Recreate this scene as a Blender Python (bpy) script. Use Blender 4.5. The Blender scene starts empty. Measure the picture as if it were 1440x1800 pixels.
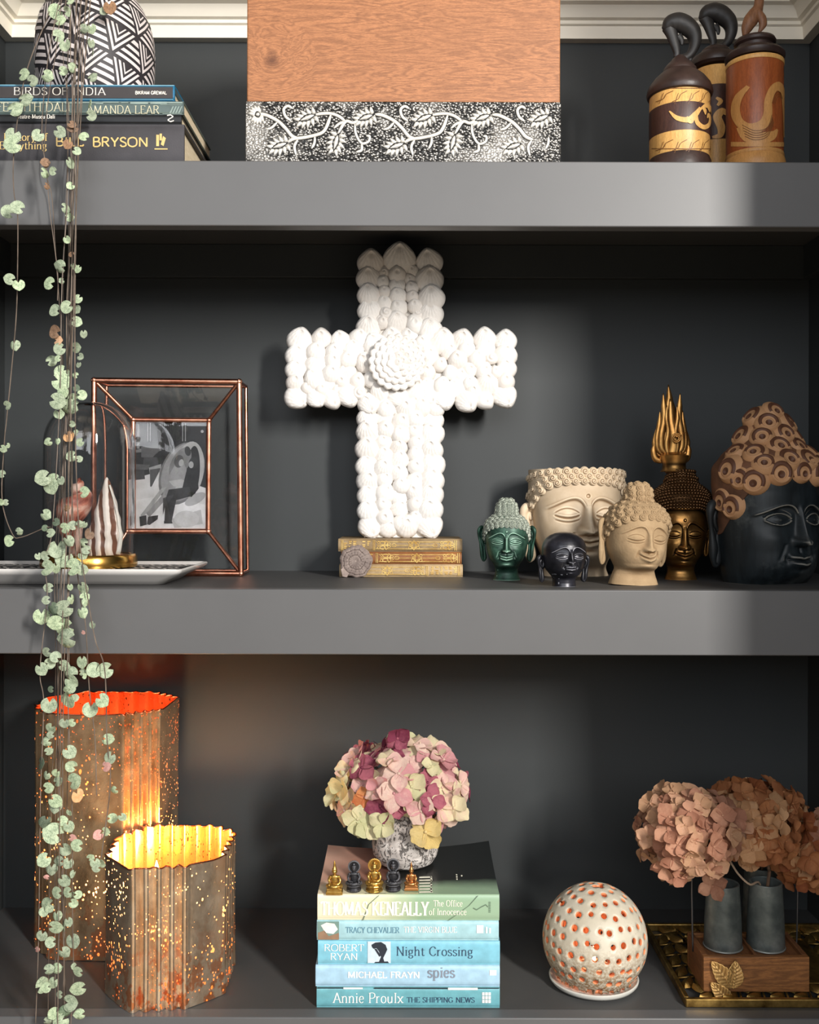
import bpy, math, random
import numpy as np
from mathutils import Vector, Matrix, Euler

# ---------------------------------------------------------------- camera, world, lights, exposure
SC = bpy.context.scene
COL = SC.collection
F, D0, CX, CY, HZ = 1802.0, 1.115, 717.0, 880.0, 1.30   # focal length (px of 1440x1800), distance to the shelf fronts, principal point, eye height
cam = bpy.data.cameras.new('camera'); camo = bpy.data.objects.new('camera', cam); COL.objects.link(camo)
cam.sensor_fit = 'VERTICAL'; cam.sensor_height = 24.0; cam.lens = 24.0 * F / 1800.0
cam.shift_x = 3 / 1800; cam.shift_y = -20 / 1800; cam.clip_start = 0.02
camo.location = (0, -D0, HZ); camo.rotation_euler = (math.pi / 2, -0.0026, 0)
SC.camera = camo
wd = bpy.data.worlds.new('room_daylight'); SC.world = wd; wd.use_nodes = True
wd.node_tree.nodes['Background'].inputs[0].default_value = (0.86, 0.93, 1.0, 1)
wd.node_tree.nodes['Background'].inputs[1].default_value = 0.16
def area(name, loc, target, w, h, power, col):
    l = bpy.data.lights.new(name, 'AREA'); l.shape = 'RECTANGLE'; l.size = w; l.size_y = h; l.energy = power; l.color = col
    o = bpy.data.objects.new(name, l); COL.objects.link(o); o.location = loc
    o.rotation_euler = (Vector(target) - Vector(loc)).to_track_quat('-Z', 'Y').to_euler()
    return o
area('window_light_tall', (1.47, -2.5, HZ + .92), (0, .2, HZ - .02), .22, .90, 132, (1.0, .96, .90))
area('fill_light_wide', (-.25, -2.9, HZ + .95), (0, .1, HZ), 2.2, 1.3, 42, (.95, .97, 1.0))  # unseen broad fill, added behind the camera to brighten the shelf fronts
vs = SC.view_settings; vs.view_transform = 'Standard'; vs.look = 'None'; vs.gamma = 1.0; vs.use_curve_mapping = False; vs.exposure = 0.0

# ---------------------------------------------------------------- helpers
PI = math.pi
rnd = random.Random(7)
def sc(y): return F / (D0 + y)
def W(px, py, y):
    s = sc(y); return Vector(((px - CX) / s, y, HZ + (CY - py) / s))
def lin(c): c /= 255.0; return c / 12.92 if c <= .04045 else ((c + .055) / 1.055) ** 2.4
def C(r, g, b): return (lin(r), lin(g), lin(b), 1.0)
def sstep(a, b, x):
    t = np.clip((x - a) / (b - a), 0, 1); return t * t * (3 - 2 * t)
def crom(pts, n=6, closed=False):
    P = [Vector(p) for p in pts]; out = []; m = len(P)
    rng = range(m) if closed else range(m - 1)
    for i in rng:
        p1, p2 = P[i], P[(i + 1) % m]
        p0 = P[(i - 1) % m] if (closed or i > 0) else p1 * 2 - p2
        p3 = P[(i + 2) % m] if (closed or i + 2 < m) else p2 * 2 - p1
        for k in range(n):
            t = k / n
            out.append(.5 * ((2 * p1) + (p2 - p0) * t + (2 * p0 - 5 * p1 + 4 * p2 - p3) * t * t + (3 * p1 - p0 - 3 * p2 + p3) * t ** 3))
    if not closed: out.append(P[-1])
    return out

class MB:
    def __init__(s): s.v = []; s.f = []; s.m = []; s.k = 0
    def add(s, vs, fs, mi=0):
        o = len(s.v); s.v += [tuple(v) for v in vs]; s.f += [tuple(i + o for i in f) for f in fs]; s.m += [mi] * len(fs); return s
    def box(s, x0, x1, y0, y1, z0, z1, mi=0):
        return s.add([(x, y, z) for x in (x0, x1) for y in (y0, y1) for z in (z0, z1)],
                     [(0, 1, 3, 2), (4, 6, 7, 5), (0, 4, 5, 1), (2, 3, 7, 6), (0, 2, 6, 4), (1, 5, 7, 3)], mi)
    def tube(s, path, r, n=8, mi=0, flat=1.0, nrm=None, cap=True):
        P = [Vector(p) for p in path]; m = len(P)
        R = r if isinstance(r, (list, tuple)) else [r] * m
        vs = []; up = None
        for i in range(m):
            t = (P[min(i + 1, m - 1)] - P[max(i - 1, 0)])
            t = t.normalized() if t.length > 1e-9 else Vector((0, 0, 1))
            if nrm is not None: a = Vector(nrm)
            elif up is None: a = Vector((0, 1, 0)) if abs(t.y) < .9 else Vector((1, 0, 0))
            else: a = up
            a = a - t * a.dot(t)
            a = a.normalized() if a.length > 1e-6 else t.orthogonal().normalized()
            up = a; b = t.cross(a)
            for k in range(n):
                q = 2 * PI * k / n
                vs.append(P[i] + a * math.cos(q) * R[i] * flat + b * math.sin(q) * R[i])
        fs = [(i * n + k, i * n + (k + 1) % n, (i + 1) * n + (k + 1) % n, (i + 1) * n + k) for i in range(m - 1) for k in range(n)]
        if cap: fs += [tuple(range(n - 1, -1, -1)), tuple(range((m - 1) * n, m * n))]
        return s.add(vs, fs, mi)
    def lathe(s, prof, n=40, c=(0, 0, 0), mi=0, cap0=True, cap1=True, fr=None, mis=None):
        vs = []
        for (r, z) in prof:
            for k in range(n):
                q = 2 * PI * k / n; rr = r * (fr(q, z) if fr else 1)
                vs.append((c[0] + rr * math.cos(q), c[1] + rr * math.sin(q), c[2] + z))
        m = len(prof); o = len(s.v)
        for i in range(m - 1):
            fs = [(i * n + k, i * n + (k + 1) % n, (i + 1) * n + (k + 1) % n, (i + 1) * n + k) for k in range(n)]
            s.f += [tuple(j + o for j in f) for f in fs]; s.m += [mis[i] if mis else mi] * n
        s.v += vs
        if cap0: s.f.append(tuple(o + k for k in range(n - 1, -1, -1))); s.m.append(mis[0] if mis else mi)
        if cap1: s.f.append(tuple(o + (m - 1) * n + k for k in range(n))); s.m.append(mis[-1] if mis else mi)
        return s
    def ell(s, c, r, nu=16, nv=10, mi=0, rot=None):
        vs = []; fs = []
        for j in range(1, nv):
            th = PI * j / nv
            for k in range(nu):
                q = 2 * PI * k / nu
                vs.append(Vector((r[0] * math.sin(th) * math.cos(q), r[1] * math.sin(th) * math.sin(q), r[2] * math.cos(th))))
        vs += [Vector((0, 0, r[2])), Vector((0, 0, -r[2]))]
        if rot is not None: vs = [rot @ v for v in vs]
        vs = [v + Vector(c) for v in vs]
        for j in range(nv - 2):
            fs += [(j * nu + k, (j + 1) * nu + k, (j + 1) * nu + (k + 1) % nu, j * nu + (k + 1) % nu) for k in range(nu)]
        t = (nv - 1) * nu
        fs += [(t, k, (k + 1) % nu) for k in range(nu)] + [(t + 1, (nv - 2) * nu + (k + 1) % nu, (nv - 2) * nu + k) for k in range(nu)]
        return s.add(vs, fs, mi)
    def prism(s, poly, y0, y1, mi=0):            # polygon in XZ, extruded along Y
        n = len(poly); vs = [(x, y0, z) for x, z in poly] + [(x, y1, z) for x, z in poly]
        a = sum(poly[i][0] * poly[(i + 1) % n][1] - poly[(i + 1) % n][0] * poly[i][1] for i in range(n))
        fs = [tuple(range(n)), tuple(range(2 * n - 1, n - 1, -1))] + [(i, i + n, (i + 1) % n + n, (i + 1) % n) for i in range(n)]
        if a < 0: fs = [tuple(reversed(f)) for f in fs]
        return s.add(vs, fs, mi)
    def flat(s, poly, y, mi=0):
        n = len(poly); a = sum(poly[i][0] * poly[(i + 1) % n][1] - poly[(i + 1) % n][0] * poly[i][1] for i in range(n))
        f = tuple(range(n)); f = f if a > 0 else tuple(reversed(f)); s.k += 1; y = y - 1.2e-5 * (s.k % 17)   # overlapping strokes must not be coplanar
        return s.add([(x, y, z) for x, z in poly], [f], mi)
    def grid(s, V, nu, nv, wrap=False, mi=0, mif=None):   # V: (nv*nu) verts, rows of nu
        o = len(s.v); s.v += [tuple(map(float, v)) for v in V]
        for j in range(nv - 1):
            for k in range(nu if wrap else nu - 1):
                k2 = (k + 1) % nu
                s.f.append((o + j * nu + k, o + j * nu + k2, o + (j + 1) * nu + k2, o + (j + 1) * nu + k)); s.m.append(mif(j, k) if mif else mi)
        return s

def mesh(name, mb, mats, smooth=True, ang=40, off=(0, 0, 0)):
    me = bpy.data.meshes.new(name)
    v = np.array(mb.v, dtype=float).reshape(-1, 3) - np.array(off, dtype=float)
    me.from_pydata(v.tolist(), [], mb.f)
    for m in (mats if isinstance(mats, (list, tuple)) else [mats]): me.materials.append(m)
    me.polygons.foreach_set('material_index', mb.m)
    if smooth:
        me.shade_smooth()
        if ang < 180: me.set_sharp_from_angle(angle=math.radians(ang))
    me.validate(); me.update()
    return me
def ob(name, mb, mats, parent=None, smooth=True, ang=40, bevel=0, world=True, solid=0, sub=0, label=None, kind=None, seg=2, fixn=False):
    off = (0, 0, 0)
    if parent is not None and world:
        p = parent
        while p is not None: off = tuple(a + b for a, b in zip(off, p.location)); p = p.parent
    me = mesh(name, mb, mats, smooth, ang, off) if isinstance(mb, MB) else mb
    if fixn:
        import bmesh
        b = bmesh.new(); b.from_mesh(me); bmesh.ops.recalc_face_normals(b, faces=b.faces); b.to_mesh(me); b.free()
    o = bpy.data.objects.new(name, me); COL.objects.link(o)
    if parent is not None: o.parent = parent
    if solid: m = o.modifiers.new('s', 'SOLIDIFY'); m.thickness = solid; m.offset = 0
    if bevel: m = o.modifiers.new('b', 'BEVEL'); m.width = bevel; m.segments = seg; m.limit_method = 'ANGLE'; m.harden_normals = False
    if sub: m = o.modifiers.new('u', 'SUBSURF'); m.levels = sub; m.render_levels = sub
    if label: o['label'] = label
    if kind: o['kind'] = kind
    return o
def tag(o, label, cat, group=None):
    o['label'] = label; o['category'] = cat
    if group: o['group'] = group
    return o
def thing(name, label, cat, loc, rz=0, group=None):
    o = bpy.data.objects.new(name, None); COL.objects.link(o); o.location = loc; o.rotation_euler = (0, 0, rz); o.empty_display_size = .02
    return tag(o, label, cat, group)
def inst(name, me, parent, mw):                     # a part that shares mesh data, with a local matrix
    o = bpy.data.objects.new(name, me); COL.objects.link(o); o.parent = parent; o.matrix_local = mw; return o

# ---------------------------------------------------------------- materials
class N:
    def __init__(s, name):
        s.mat = bpy.data.materials.new(name); s.mat.use_nodes = True; s.t = s.mat.node_tree
        s.b = s.t.nodes['Principled BSDF']; s.out = s.t.nodes['Material Output']; s._c = {}
    def n(s, typ, **kw):
        o = s.t.nodes.new(typ)
        for k, v in kw.items(): setattr(o, k, v)
        return o
    def link(s, a, b): s.t.links.new(a, b)
    def put(s, sock, v):
        if isinstance(v, bpy.types.NodeSocket): s.link(v, sock)
        else: sock.default_value = v
    def co(s, kind='Object', scale=(1, 1, 1), rot=(0, 0, 0), loc=(0, 0, 0)):
        tc = s.n('ShaderNodeTexCoord'); mp = s.n('ShaderNodeMapping')
        s.link(tc.outputs[kind], mp.inputs[0]); mp.inputs[1].default_value = loc; mp.inputs[2].default_value = rot; mp.inputs[3].default_value = scale
        return mp.outputs[0]
    def noise(s, sc_=20, det=4, rough=.55, co=None, dist=0):
        o = s.n('ShaderNodeTexNoise'); o.inputs['Scale'].default_value = sc_; o.inputs['Detail'].default_value = det
        o.inputs['Roughness'].default_value = rough; o.inputs['Distortion'].default_value = dist
        s.link(co if co is not None else s.co(), o.inputs['Vector']); return o.outputs['Fac']
    def vor(s, sc_=50, co=None, feat='F1', rand=1):
        o = s.n('ShaderNodeTexVoronoi', feature=feat); o.inputs['Scale'].default_value = sc_; o.inputs['Randomness'].default_value = rand
        s.link(co if co is not None else s.co(), o.inputs['Vector']); return o.outputs['Distance']
    def ramp(s, fac, stops, interp='LINEAR'):
        o = s.n('ShaderNodeValToRGB'); o.color_ramp.interpolation = interp
        e = o.color_ramp.elements
        while len(e) < len(stops): e.new(.5)
        for i, (p, c) in enumerate(stops):
            e[i].position = p; e[i].color = c if len(c) == 4 else (*c, 1)
        s.link(fac, o.inputs[0]); return o.outputs[0]
    def mix(s, f, a, b, blend='MIX'):
        o = s.n('ShaderNodeMix', data_type='RGBA', blend_type=blend)
        s.put(o.inputs[0], f); s.put(o.inputs[6], a); s.put(o.inputs[7], b); return o.outputs[2]
    def math(s, op, a, b=0.0, clamp=False):
        o = s.n('ShaderNodeMath', operation=op); o.use_clamp = clamp
        s.put(o.inputs[0], a); s.put(o.inputs[1], b); return o.outputs[0]
    def rng(s, v, a, b, c=0., d=1.):
        o = s.n('ShaderNodeMapRange'); s.link(v, o.inputs[0])
        for i, x in enumerate((a, b, c, d)): o.inputs[i + 1].default_value = x
        return o.outputs[0]
    def point(s, a=.45, b=.55):
        g = s.n('ShaderNodeNewGeometry'); return s.rng(g.outputs['Pointiness'], a, b)
    def sep(s, co):
        o = s.n('ShaderNodeSeparateXYZ'); s.link(co, o.inputs[0]); return o.outputs
    def bump(s, h, strength=.3, dist=.001, prev=None):
        o = s.n('ShaderNodeBump'); o.inputs['Strength'].default_value = strength; o.inputs['Distance'].default_value = dist
        s.link(h, o.inputs['Height'])
        if prev is not None: s.link(prev, o.inputs['Normal'])
        return o.outputs[0]
    def set(s, col=None, rough=None, metal=None, nrm=None, spec=None, coat=None, trans=None, ior=None, sss=None, sheen=None):
        I = s.b.inputs
        for k, v in (('Base Color', col), ('Roughness', rough), ('Metallic', metal), ('Normal', nrm), ('Specular IOR Level', spec), ('Coat Weight', coat),
                     ('Transmission Weight', trans), ('IOR', ior), ('Subsurface Weight', sss)):
            if v is not None: s.put(I[k], v)
        return s.mat
def simple(name, c, rough=.6, metal=0., var=.12, vs=25, bump=0., bs=120, spec=.5, coat=0., bd=.0006):
    n = N(name); f = n.noise(vs, 5)
    d = tuple(x * (1 - var * 2) for x in c[:3]) + (1,); l = tuple(min(1, x * (1 + var)) for x in c[:3]) + (1,)
    col = n.ramp(f, [(.3, d), (.7, l)])
    nr = n.bump(n.noise(bs, 4), bump, bd) if bump else None
    return n.set(col, rough, metal, nr, spec, coat)
def emis(name, c, st):
    n = N(name); n.b.inputs['Emission Color'].default_value = c; n.b.inputs['Emission Strength'].default_value = st; n.b.inputs['Base Color'].default_value = c
    return n.mat
def wood(name, light, dark, axis='x', scale=1.0, rough=.5, rings=14, coat=0., knot=None, contrast=.6):
    n = N(name); st = {'x': (1.0, 9, 9), 'z': (9, 9, 1.0), 'y': (9, 1, 9)}[axis]
    co = n.co('Object', tuple(k * scale for k in st))
    if knot:
        raw = n.n('ShaderNodeTexCoord').outputs['Object']
        vm = n.n('ShaderNodeVectorMath', operation='DISTANCE'); n.link(raw, vm.inputs[0]); vm.inputs[1].default_value = knot
        d = vm.outputs['Value']
        bulge = n.rng(d, 0, .05, .75, 0)
        cv = n.n('ShaderNodeCombineXYZ'); n.link(bulge, cv.inputs[2]); n.link(bulge, cv.inputs[1])
        va = n.n('ShaderNodeVectorMath', operation='ADD'); n.link(co, va.inputs[0]); n.link(cv.outputs[0], va.inputs[1]); co = va.outputs[0]
    w = n.noise(3.0, 3, .5, co, .6)
    wv = n.math('SINE', n.math('MULTIPLY', w, rings * 6.28)); wv = n.rng(wv, -1, 1)
    fine = n.noise(30, 6, .7, n.co('Object', tuple(k * scale * 2 for k in st)))
    pores = n.rng(n.noise(55, 3, .6, n.co('Object', tuple(k * scale * (1.6 if k == 1 else 3) for k in st))), .56, .68)
    big = n.noise(5 * scale, 3)
    mid = tuple((a * .55 + b * .45) for a, b in zip(light, dark))
    c = n.mix(n.math('MULTIPLY', n.math('POWER', wv, 1.6), contrast), light, n.mix(.5, mid, dark))
    c = n.mix(n.rng(fine, .42, .72, 0, .7), c, dark)
    c = n.mix(n.rng(big, .35, .7, 0, .4), c, mid)
    c = n.mix(n.math('MULTIPLY', pores, .75), c, dark)
    if knot: c = n.mix(n.rng(d, .002, .011, .85, 0), c, dark)
    return n.set(c, rough, 0, n.bump(fine, .15, .0006), .4, coat)

SHELF_C = C(78, 79, 80)
def paint(name, c, sheen=.5):
    n = N(name); f = n.noise(9, 5); fine = n.noise(420, 2)
    col = n.mix(n.rng(f, .3, .7, 0, .16), c, tuple(x * 1.5 for x in c[:3]) + (1,))
    return n.set(col, sheen, 0, n.bump(fine, .06, .0004), .38)
M_wall = paint('dark_wall_paint', C(52, 55, 56), .55)
M_shelf = paint('grey_shelf_paint', C(93, 93, 94), .42)
M_board = paint('dark_shelf_top_paint', C(72, 72, 72), .5)
M_cream = simple('cream_paint', C(252, 245, 230), .5, var=.03, vs=6)
# ---------------------------------------------------------------- the setting
XL, XR, YB, ZC = -.557, .553, .30, HZ + .80
def struct(name, mb, m, **kw):
    o = ob(name, mb, m, **kw); o['kind'] = 'structure'; return o
struct('wall_back', MB().box(XL - .15, XR + .15, YB, YB + .1, 0, ZC), M_wall, smooth=False)
struct('wall_left', MB().box(XL - .15, XL, -.33, YB, 0, ZC), M_wall, smooth=False)
struct('wall_right', MB().box(XR, XR + .15, -.45, YB, 0, ZC), M_wall, smooth=False)  # front stretch, out of view, lengthened to block the tall window light
struct('ceiling', MB().box(XL - .15, XR + .15, -.45, YB + .1, ZC, ZC + .06), M_cream, smooth=False)
struct('floor', MB().box(-2.2, 2.4, -3.2, YB + .1, -.05, 0), wood('oak_floor', C(214, 196, 170), C(170, 146, 118), 'y', 1.2), smooth=False)
# crown moulding: profile (out from the wall, up from its lower edge)
CRZ = HZ + .632
prof = [(0, 0), (.014, 0), (.016, .016), (.020, .0175), (.020, .022), (.026, .0235), (.030, .031), (.036, .036), (.044, .0375), (.046, .041), (.050, .0425),
        (.052, .052), (.060, .064), (.074, .076), (.092, .084), (.098, .086), (.100, .092), (.106, .0935), (.108, .108), (.108, .168), (0, .168)]
def crown(name, p0, p1, nx, ny, mx0, mx1):
    # p0->p1 along the wall at its surface, (nx, ny) out of the wall, mitred ends
    mb = MB(); t = (Vector(p1) - Vector(p0)).normalized(); V = []
    for (p, mit) in ((p0, mx0), (p1, mx1)):
        for (d, z) in prof:
            V.append((p[0] + nx * d + t.x * d * mit, p[1] + ny * d + t.y * d * mit, CRZ + z))
    k = len(prof)
    mb.add(V, [(i, i + k, (i + 1) % k + k, (i + 1) % k) for i in range(k)])
    return struct(name, mb, M_cream, ang=28, fixn=True)
crown('trim_1', (XL, YB), (XR, YB), 0, -1, 1, -1)
crown('trim_2', (XL, YB), (XL, -.33), 1, 0, 1, 0)
crown('trim_3', (XR, YB), (XR, -.45), -1, 0, 1, 0)
def shelf(name, label, ztop):
    o = thing(name, label, 'shelf', (0, 0, ztop)); zb = ztop - .0705
    ob('board', MB().box(XL, XR, .02, YB, ztop - .0185, ztop), M_board, o, smooth=False)
    ob('batten', MB().box(XL, XR, YB - .013, YB, zb + .0065, ztop - .0186), M_wall, o, bevel=.001)
    for xa, xb in ((XL, XL + .013), (XR - .013, XR)): ob('batten', MB().box(xa, xb, .02, YB - .0131, zb + .0065, ztop - .0186), M_wall, o, bevel=.001)
    ob('front_fascia', MB().box(XL, XR, 0, .0195, zb, ztop + .0004), M_shelf, o, bevel=.0012)
    return o
ZT, ZM, ZB = HZ + .369, HZ - .0972, HZ - .563
shelf('shelf', 'thick grey painted shelf under the moulding, carrying the wooden chest', ZT)
shelf('shelf.001', 'thick grey painted middle shelf carrying the white shell cross and carved heads', ZM)
shelf('shelf.002', 'grey painted bottom shelf carrying candle lanterns and the stack of blue paperbacks', ZB)

# ---------------------------------------------------------------- lettering: a small stroke alphabet
GL = {
 'A': (.74, "B.05,0 .37,1;B.69,0 .37,1;N.17,.34 .57,.34"), 'B': (.64, "L.1,0 .1,1;C.1,1 .38,1 .52,.88 .5,.65 .36,.54 .1,.53;C.1,.53 .42,.53 .6,.4 .58,.14 .4,0 .1,0"),
 'C': (.7, "C.64,.78 .5,.97 .3,.98 .1,.78 .05,.5 .1,.22 .3,.02 .5,.03 .65,.22"), 'D': (.76, "L.1,0 .1,1;C.1,1 .4,1 .62,.84 .69,.5 .62,.16 .4,0 .1,0"),
 'E': (.6, "L.1,0 .1,1;N.1,1 .52,1 .52,.86;N.1,.53 .44,.53;N.1,0 .55,0 .55,.16"), 'F': (.56, "L.1,0 .1,1;N.1,1 .52,1 .52,.86;N.1,.53 .44,.53"),
 'G': (.78, "C.66,.8 .5,.97 .3,.98 .1,.78 .05,.5 .1,.22 .3,.02 .5,.03 .67,.16;N.67,.1 .67,.42;N.5,.42 .74,.42"), 'H': (.78, "L.1,0 .1,1;L.66,0 .66,1;N.1,.52 .66,.52"),
 'I': (.28, "L.14,0 .14,1"), 'K': (.7, "L.1,0 .1,1;E.1,.4 .56,1;E.26,.56 .64,0"), 'L': (.57, "L.1,0 .1,1;N.1,0 .52,0 .52,.18"),
 'M': (.92, "B.1,0 .12,1;N.12,1 .45,.06;N.45,.06 .78,1;B.8,0 .78,1"), 'N': (.8, "L.12,0 .12,1;N.12,1 .68,0;L.68,0 .68,1"),
 'O': (.8, "O.4,1 .12,.85 .05,.5 .12,.15 .4,0 .68,.15 .75,.5 .68,.85"), 'P': (.6, "L.1,0 .1,1;C.1,1 .38,1 .56,.87 .54,.6 .36,.47 .1,.47"),
 'R': (.68, "L.1,0 .1,1;C.1,1 .38,1 .55,.87 .52,.62 .36,.52 .1,.52;E.32,.5 .62,0"), 'S': (.56, "C.48,.8 .38,.97 .2,.98 .07,.82 .12,.62 .3,.5 .47,.37 .5,.16 .36,.02 .16,.02 .05,.2"),
 'T': (.66, "L.33,0 .33,1;N.04,.85 .04,1 .62,1 .62,.85"), 'U': (.76, "C.1,1 .1,.5 .12,.2 .25,.03 .4,0 .55,.06 .64,.25 .65,.5 .65,1;E.1,.6 .1,1;E.65,.6 .65,1"),
 'V': (.72, "E.36,0 .05,1;E.36,0 .67,1"), 'W': (1.0, "E.28,0 .05,1;N.28,0 .5,1;N.5,1 .72,0;E.72,0 .95,1"), 'Y': (.68, "L.34,0 .34,.45;E.34,.45 .05,1;E.34,.45 .63,1"),
 'a': (.52, "C.08,.5 .18,.64 .34,.64 .4,.5 .4,.1 .48,.02;C.4,.4 .2,.36 .07,.24 .08,.06 .2,0 .32,.05 .4,.16"), 'b': (.56, "N.1,0 .1,1;C.1,.5 .25,.65 .42,.6 .5,.33 .42,.05 .25,0 .1,.14"),
 'c': (.48, "C.42,.5 .32,.64 .18,.62 .06,.42 .07,.2 .18,.02 .32,0 .44,.12"), 'd': (.58, "N.46,0 .46,1;C.46,.5 .32,.65 .14,.6 .06,.33 .14,.05 .3,0 .46,.14"),
 'e': (.5, "N.07,.36 .43,.36;C.43,.36 .4,.58 .25,.66 .1,.55 .05,.32 .12,.08 .27,0 .43,.12"), 'f': (.36, "C.38,.92 .28,1.0 .18,.94 .16,.8 .16,.4 .16,0;N.04,.64 .32,.64;N.06,0 .28,0"),
 'g': (.54, "O.24,.64 .09,.56 .07,.4 .12,.27 .24,.23 .37,.28 .4,.42 .37,.56;C.14,.25 .08,.12 .2,.05 .4,.02 .44,-.12 .34,-.25 .15,-.25 .06,-.14 .12,-.02;N.38,.6 .5,.64"),
 'h': (.6, "L.1,0 .1,1;C.1,.46 .24,.64 .4,.62 .46,.46 .46,0;B.46,0 .46,.4"), 'i': (.28, "L.14,0 .14,.64;N.14,.84 .14,.95"), 'k': (.56, "L.1,0 .1,1;N.1,.28 .42,.64;N.22,.4 .5,0"),
 'l': (.28, "L.14,0 .14,1"), 'm': (.9, "L.1,0 .1,.64;C.1,.46 .24,.64 .38,.62 .43,.46 .43,0;C.43,.46 .57,.64 .7,.62 .76,.46 .76,0"), 'n': (.6, "L.1,0 .1,.64;C.1,.46 .24,.64 .4,.62 .46,.46 .46,0;B.46,0 .46,.3"),
 'o': (.54, "O.27,.65 .1,.55 .05,.32 .1,.1 .27,0 .44,.1 .49,.32 .44,.55"), 'p': (.58, "L.1,-.3 .1,.64;C.1,.5 .25,.65 .42,.6 .5,.33 .42,.05 .25,0 .1,.14"),
 'r': (.42, "L.1,0 .1,.64;C.1,.42 .2,.6 .36,.63"), 's': (.44, "C.38,.52 .3,.63 .16,.64 .07,.52 .12,.4 .26,.32 .38,.24 .39,.1 .28,.0 .13,.01 .05,.13"), 't': (.38, "C.16,.84 .16,.4 .17,.1 .24,.0 .36,.06;N.04,.64 .34,.64"),
 'u': (.6, "C.1,.64 .1,.2 .16,.03 .3,0 .46,.18;N.46,0 .46,.64"), 'v': (.54, "E.27,0 .05,.64;E.27,0 .49,.64"), 'x': (.54, "L.06,0 .48,.64;L.48,0 .06,.64"), 'y': (.54, "N.27,0 .06,.64;C.48,.64 .3,.05 .2,-.22 .06,-.26"),
 '-': (.4, "N.06,.32 .34,.32"), ' ': (.34, ""), '.': (.24, "N.1,0 .1,.1")}
def glyph_text(mb, text, x0, x1, zb, zc, y, tv=.13, th=.05, serif=True, mi=0, gap=.06):
    w = sum(GL[c][0] + gap for c in text) - gap; H = zc - zb; sx = (x1 - x0) / w
    rat = sx / H; x = 0
    def ribbon(pts):
        L = []; R = []; n = len(pts)
        for i, p in enumerate(pts):
            a = pts[max(i - 1, 0)]; b = pts[min(i + 1, n - 1)]
            dx, dz = b[0] - a[0], b[1] - a[1]; l = math.hypot(dx, dz) or 1
            wd = (th + (tv - th) * abs(dz) / l) / 2
            nx, nz = -dz / l * wd, dx / l * wd
            L.append((p[0] + nx / max(rat, .35), p[1] + nz)); R.append((p[0] - nx / max(rat, .35), p[1] - nz))
        for i in range(n - 1):
            q = [L[i], R[i], R[i + 1], L[i + 1]]
            mb.flat([(x0 + (x + u) * sx, zb + v * H) for u, v in q], y, mi)
    for c in text:
        w_, spec = GL[c]
        for st in filter(None, spec.split(';')):
            k = st[0]; pts = [tuple(map(float, p.split(','))) for p in st[1:].split()]
            if k in 'CO': ribbon([tuple(v)[:2] for v in crom([(a, b, 0) for a, b in pts], 4, k == 'O')] + ([pts[0]] if k == 'O' else []))
            else:
                for a, b in zip(pts, pts[1:]): ribbon([a, b])
                if serif:
                    for p in {'L': (pts[0], pts[-1]), 'B': (pts[0],), 'E': (pts[-1],)}.get(k, ()):
                        s_ = .11 / max(min(rat, 1.6), .6); ribbon([(p[0] - s_, p[1] + (.02 if p[1] < .3 else -.02)), (p[0] + s_, p[1] + (.02 if p[1] < .3 else -.02))])
        x += w_ + gap
    return mb
def print_px(mb, text, px0, px1, pyb, pyc, y, **kw):
    a = W(px0, pyb, y); b = W(px1, pyc, y); return glyph_text(mb, text, a.x, b.x, a.z, b.z, y, **kw)
def rect_px(mb, px0, px1, py0, py1, y, mi=0):
    a = W(px0, py1, y); b = W(px1, py0, y); return mb.flat([(a.x, a.z), (b.x, a.z), (b.x, b.z), (a.x, b.z)], y, mi)
def poly_px(mb, pts, y, mi=0): return mb.flat([(W(a, b, y).x, W(a, b, y).z) for a, b in pts], y, mi)

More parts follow.
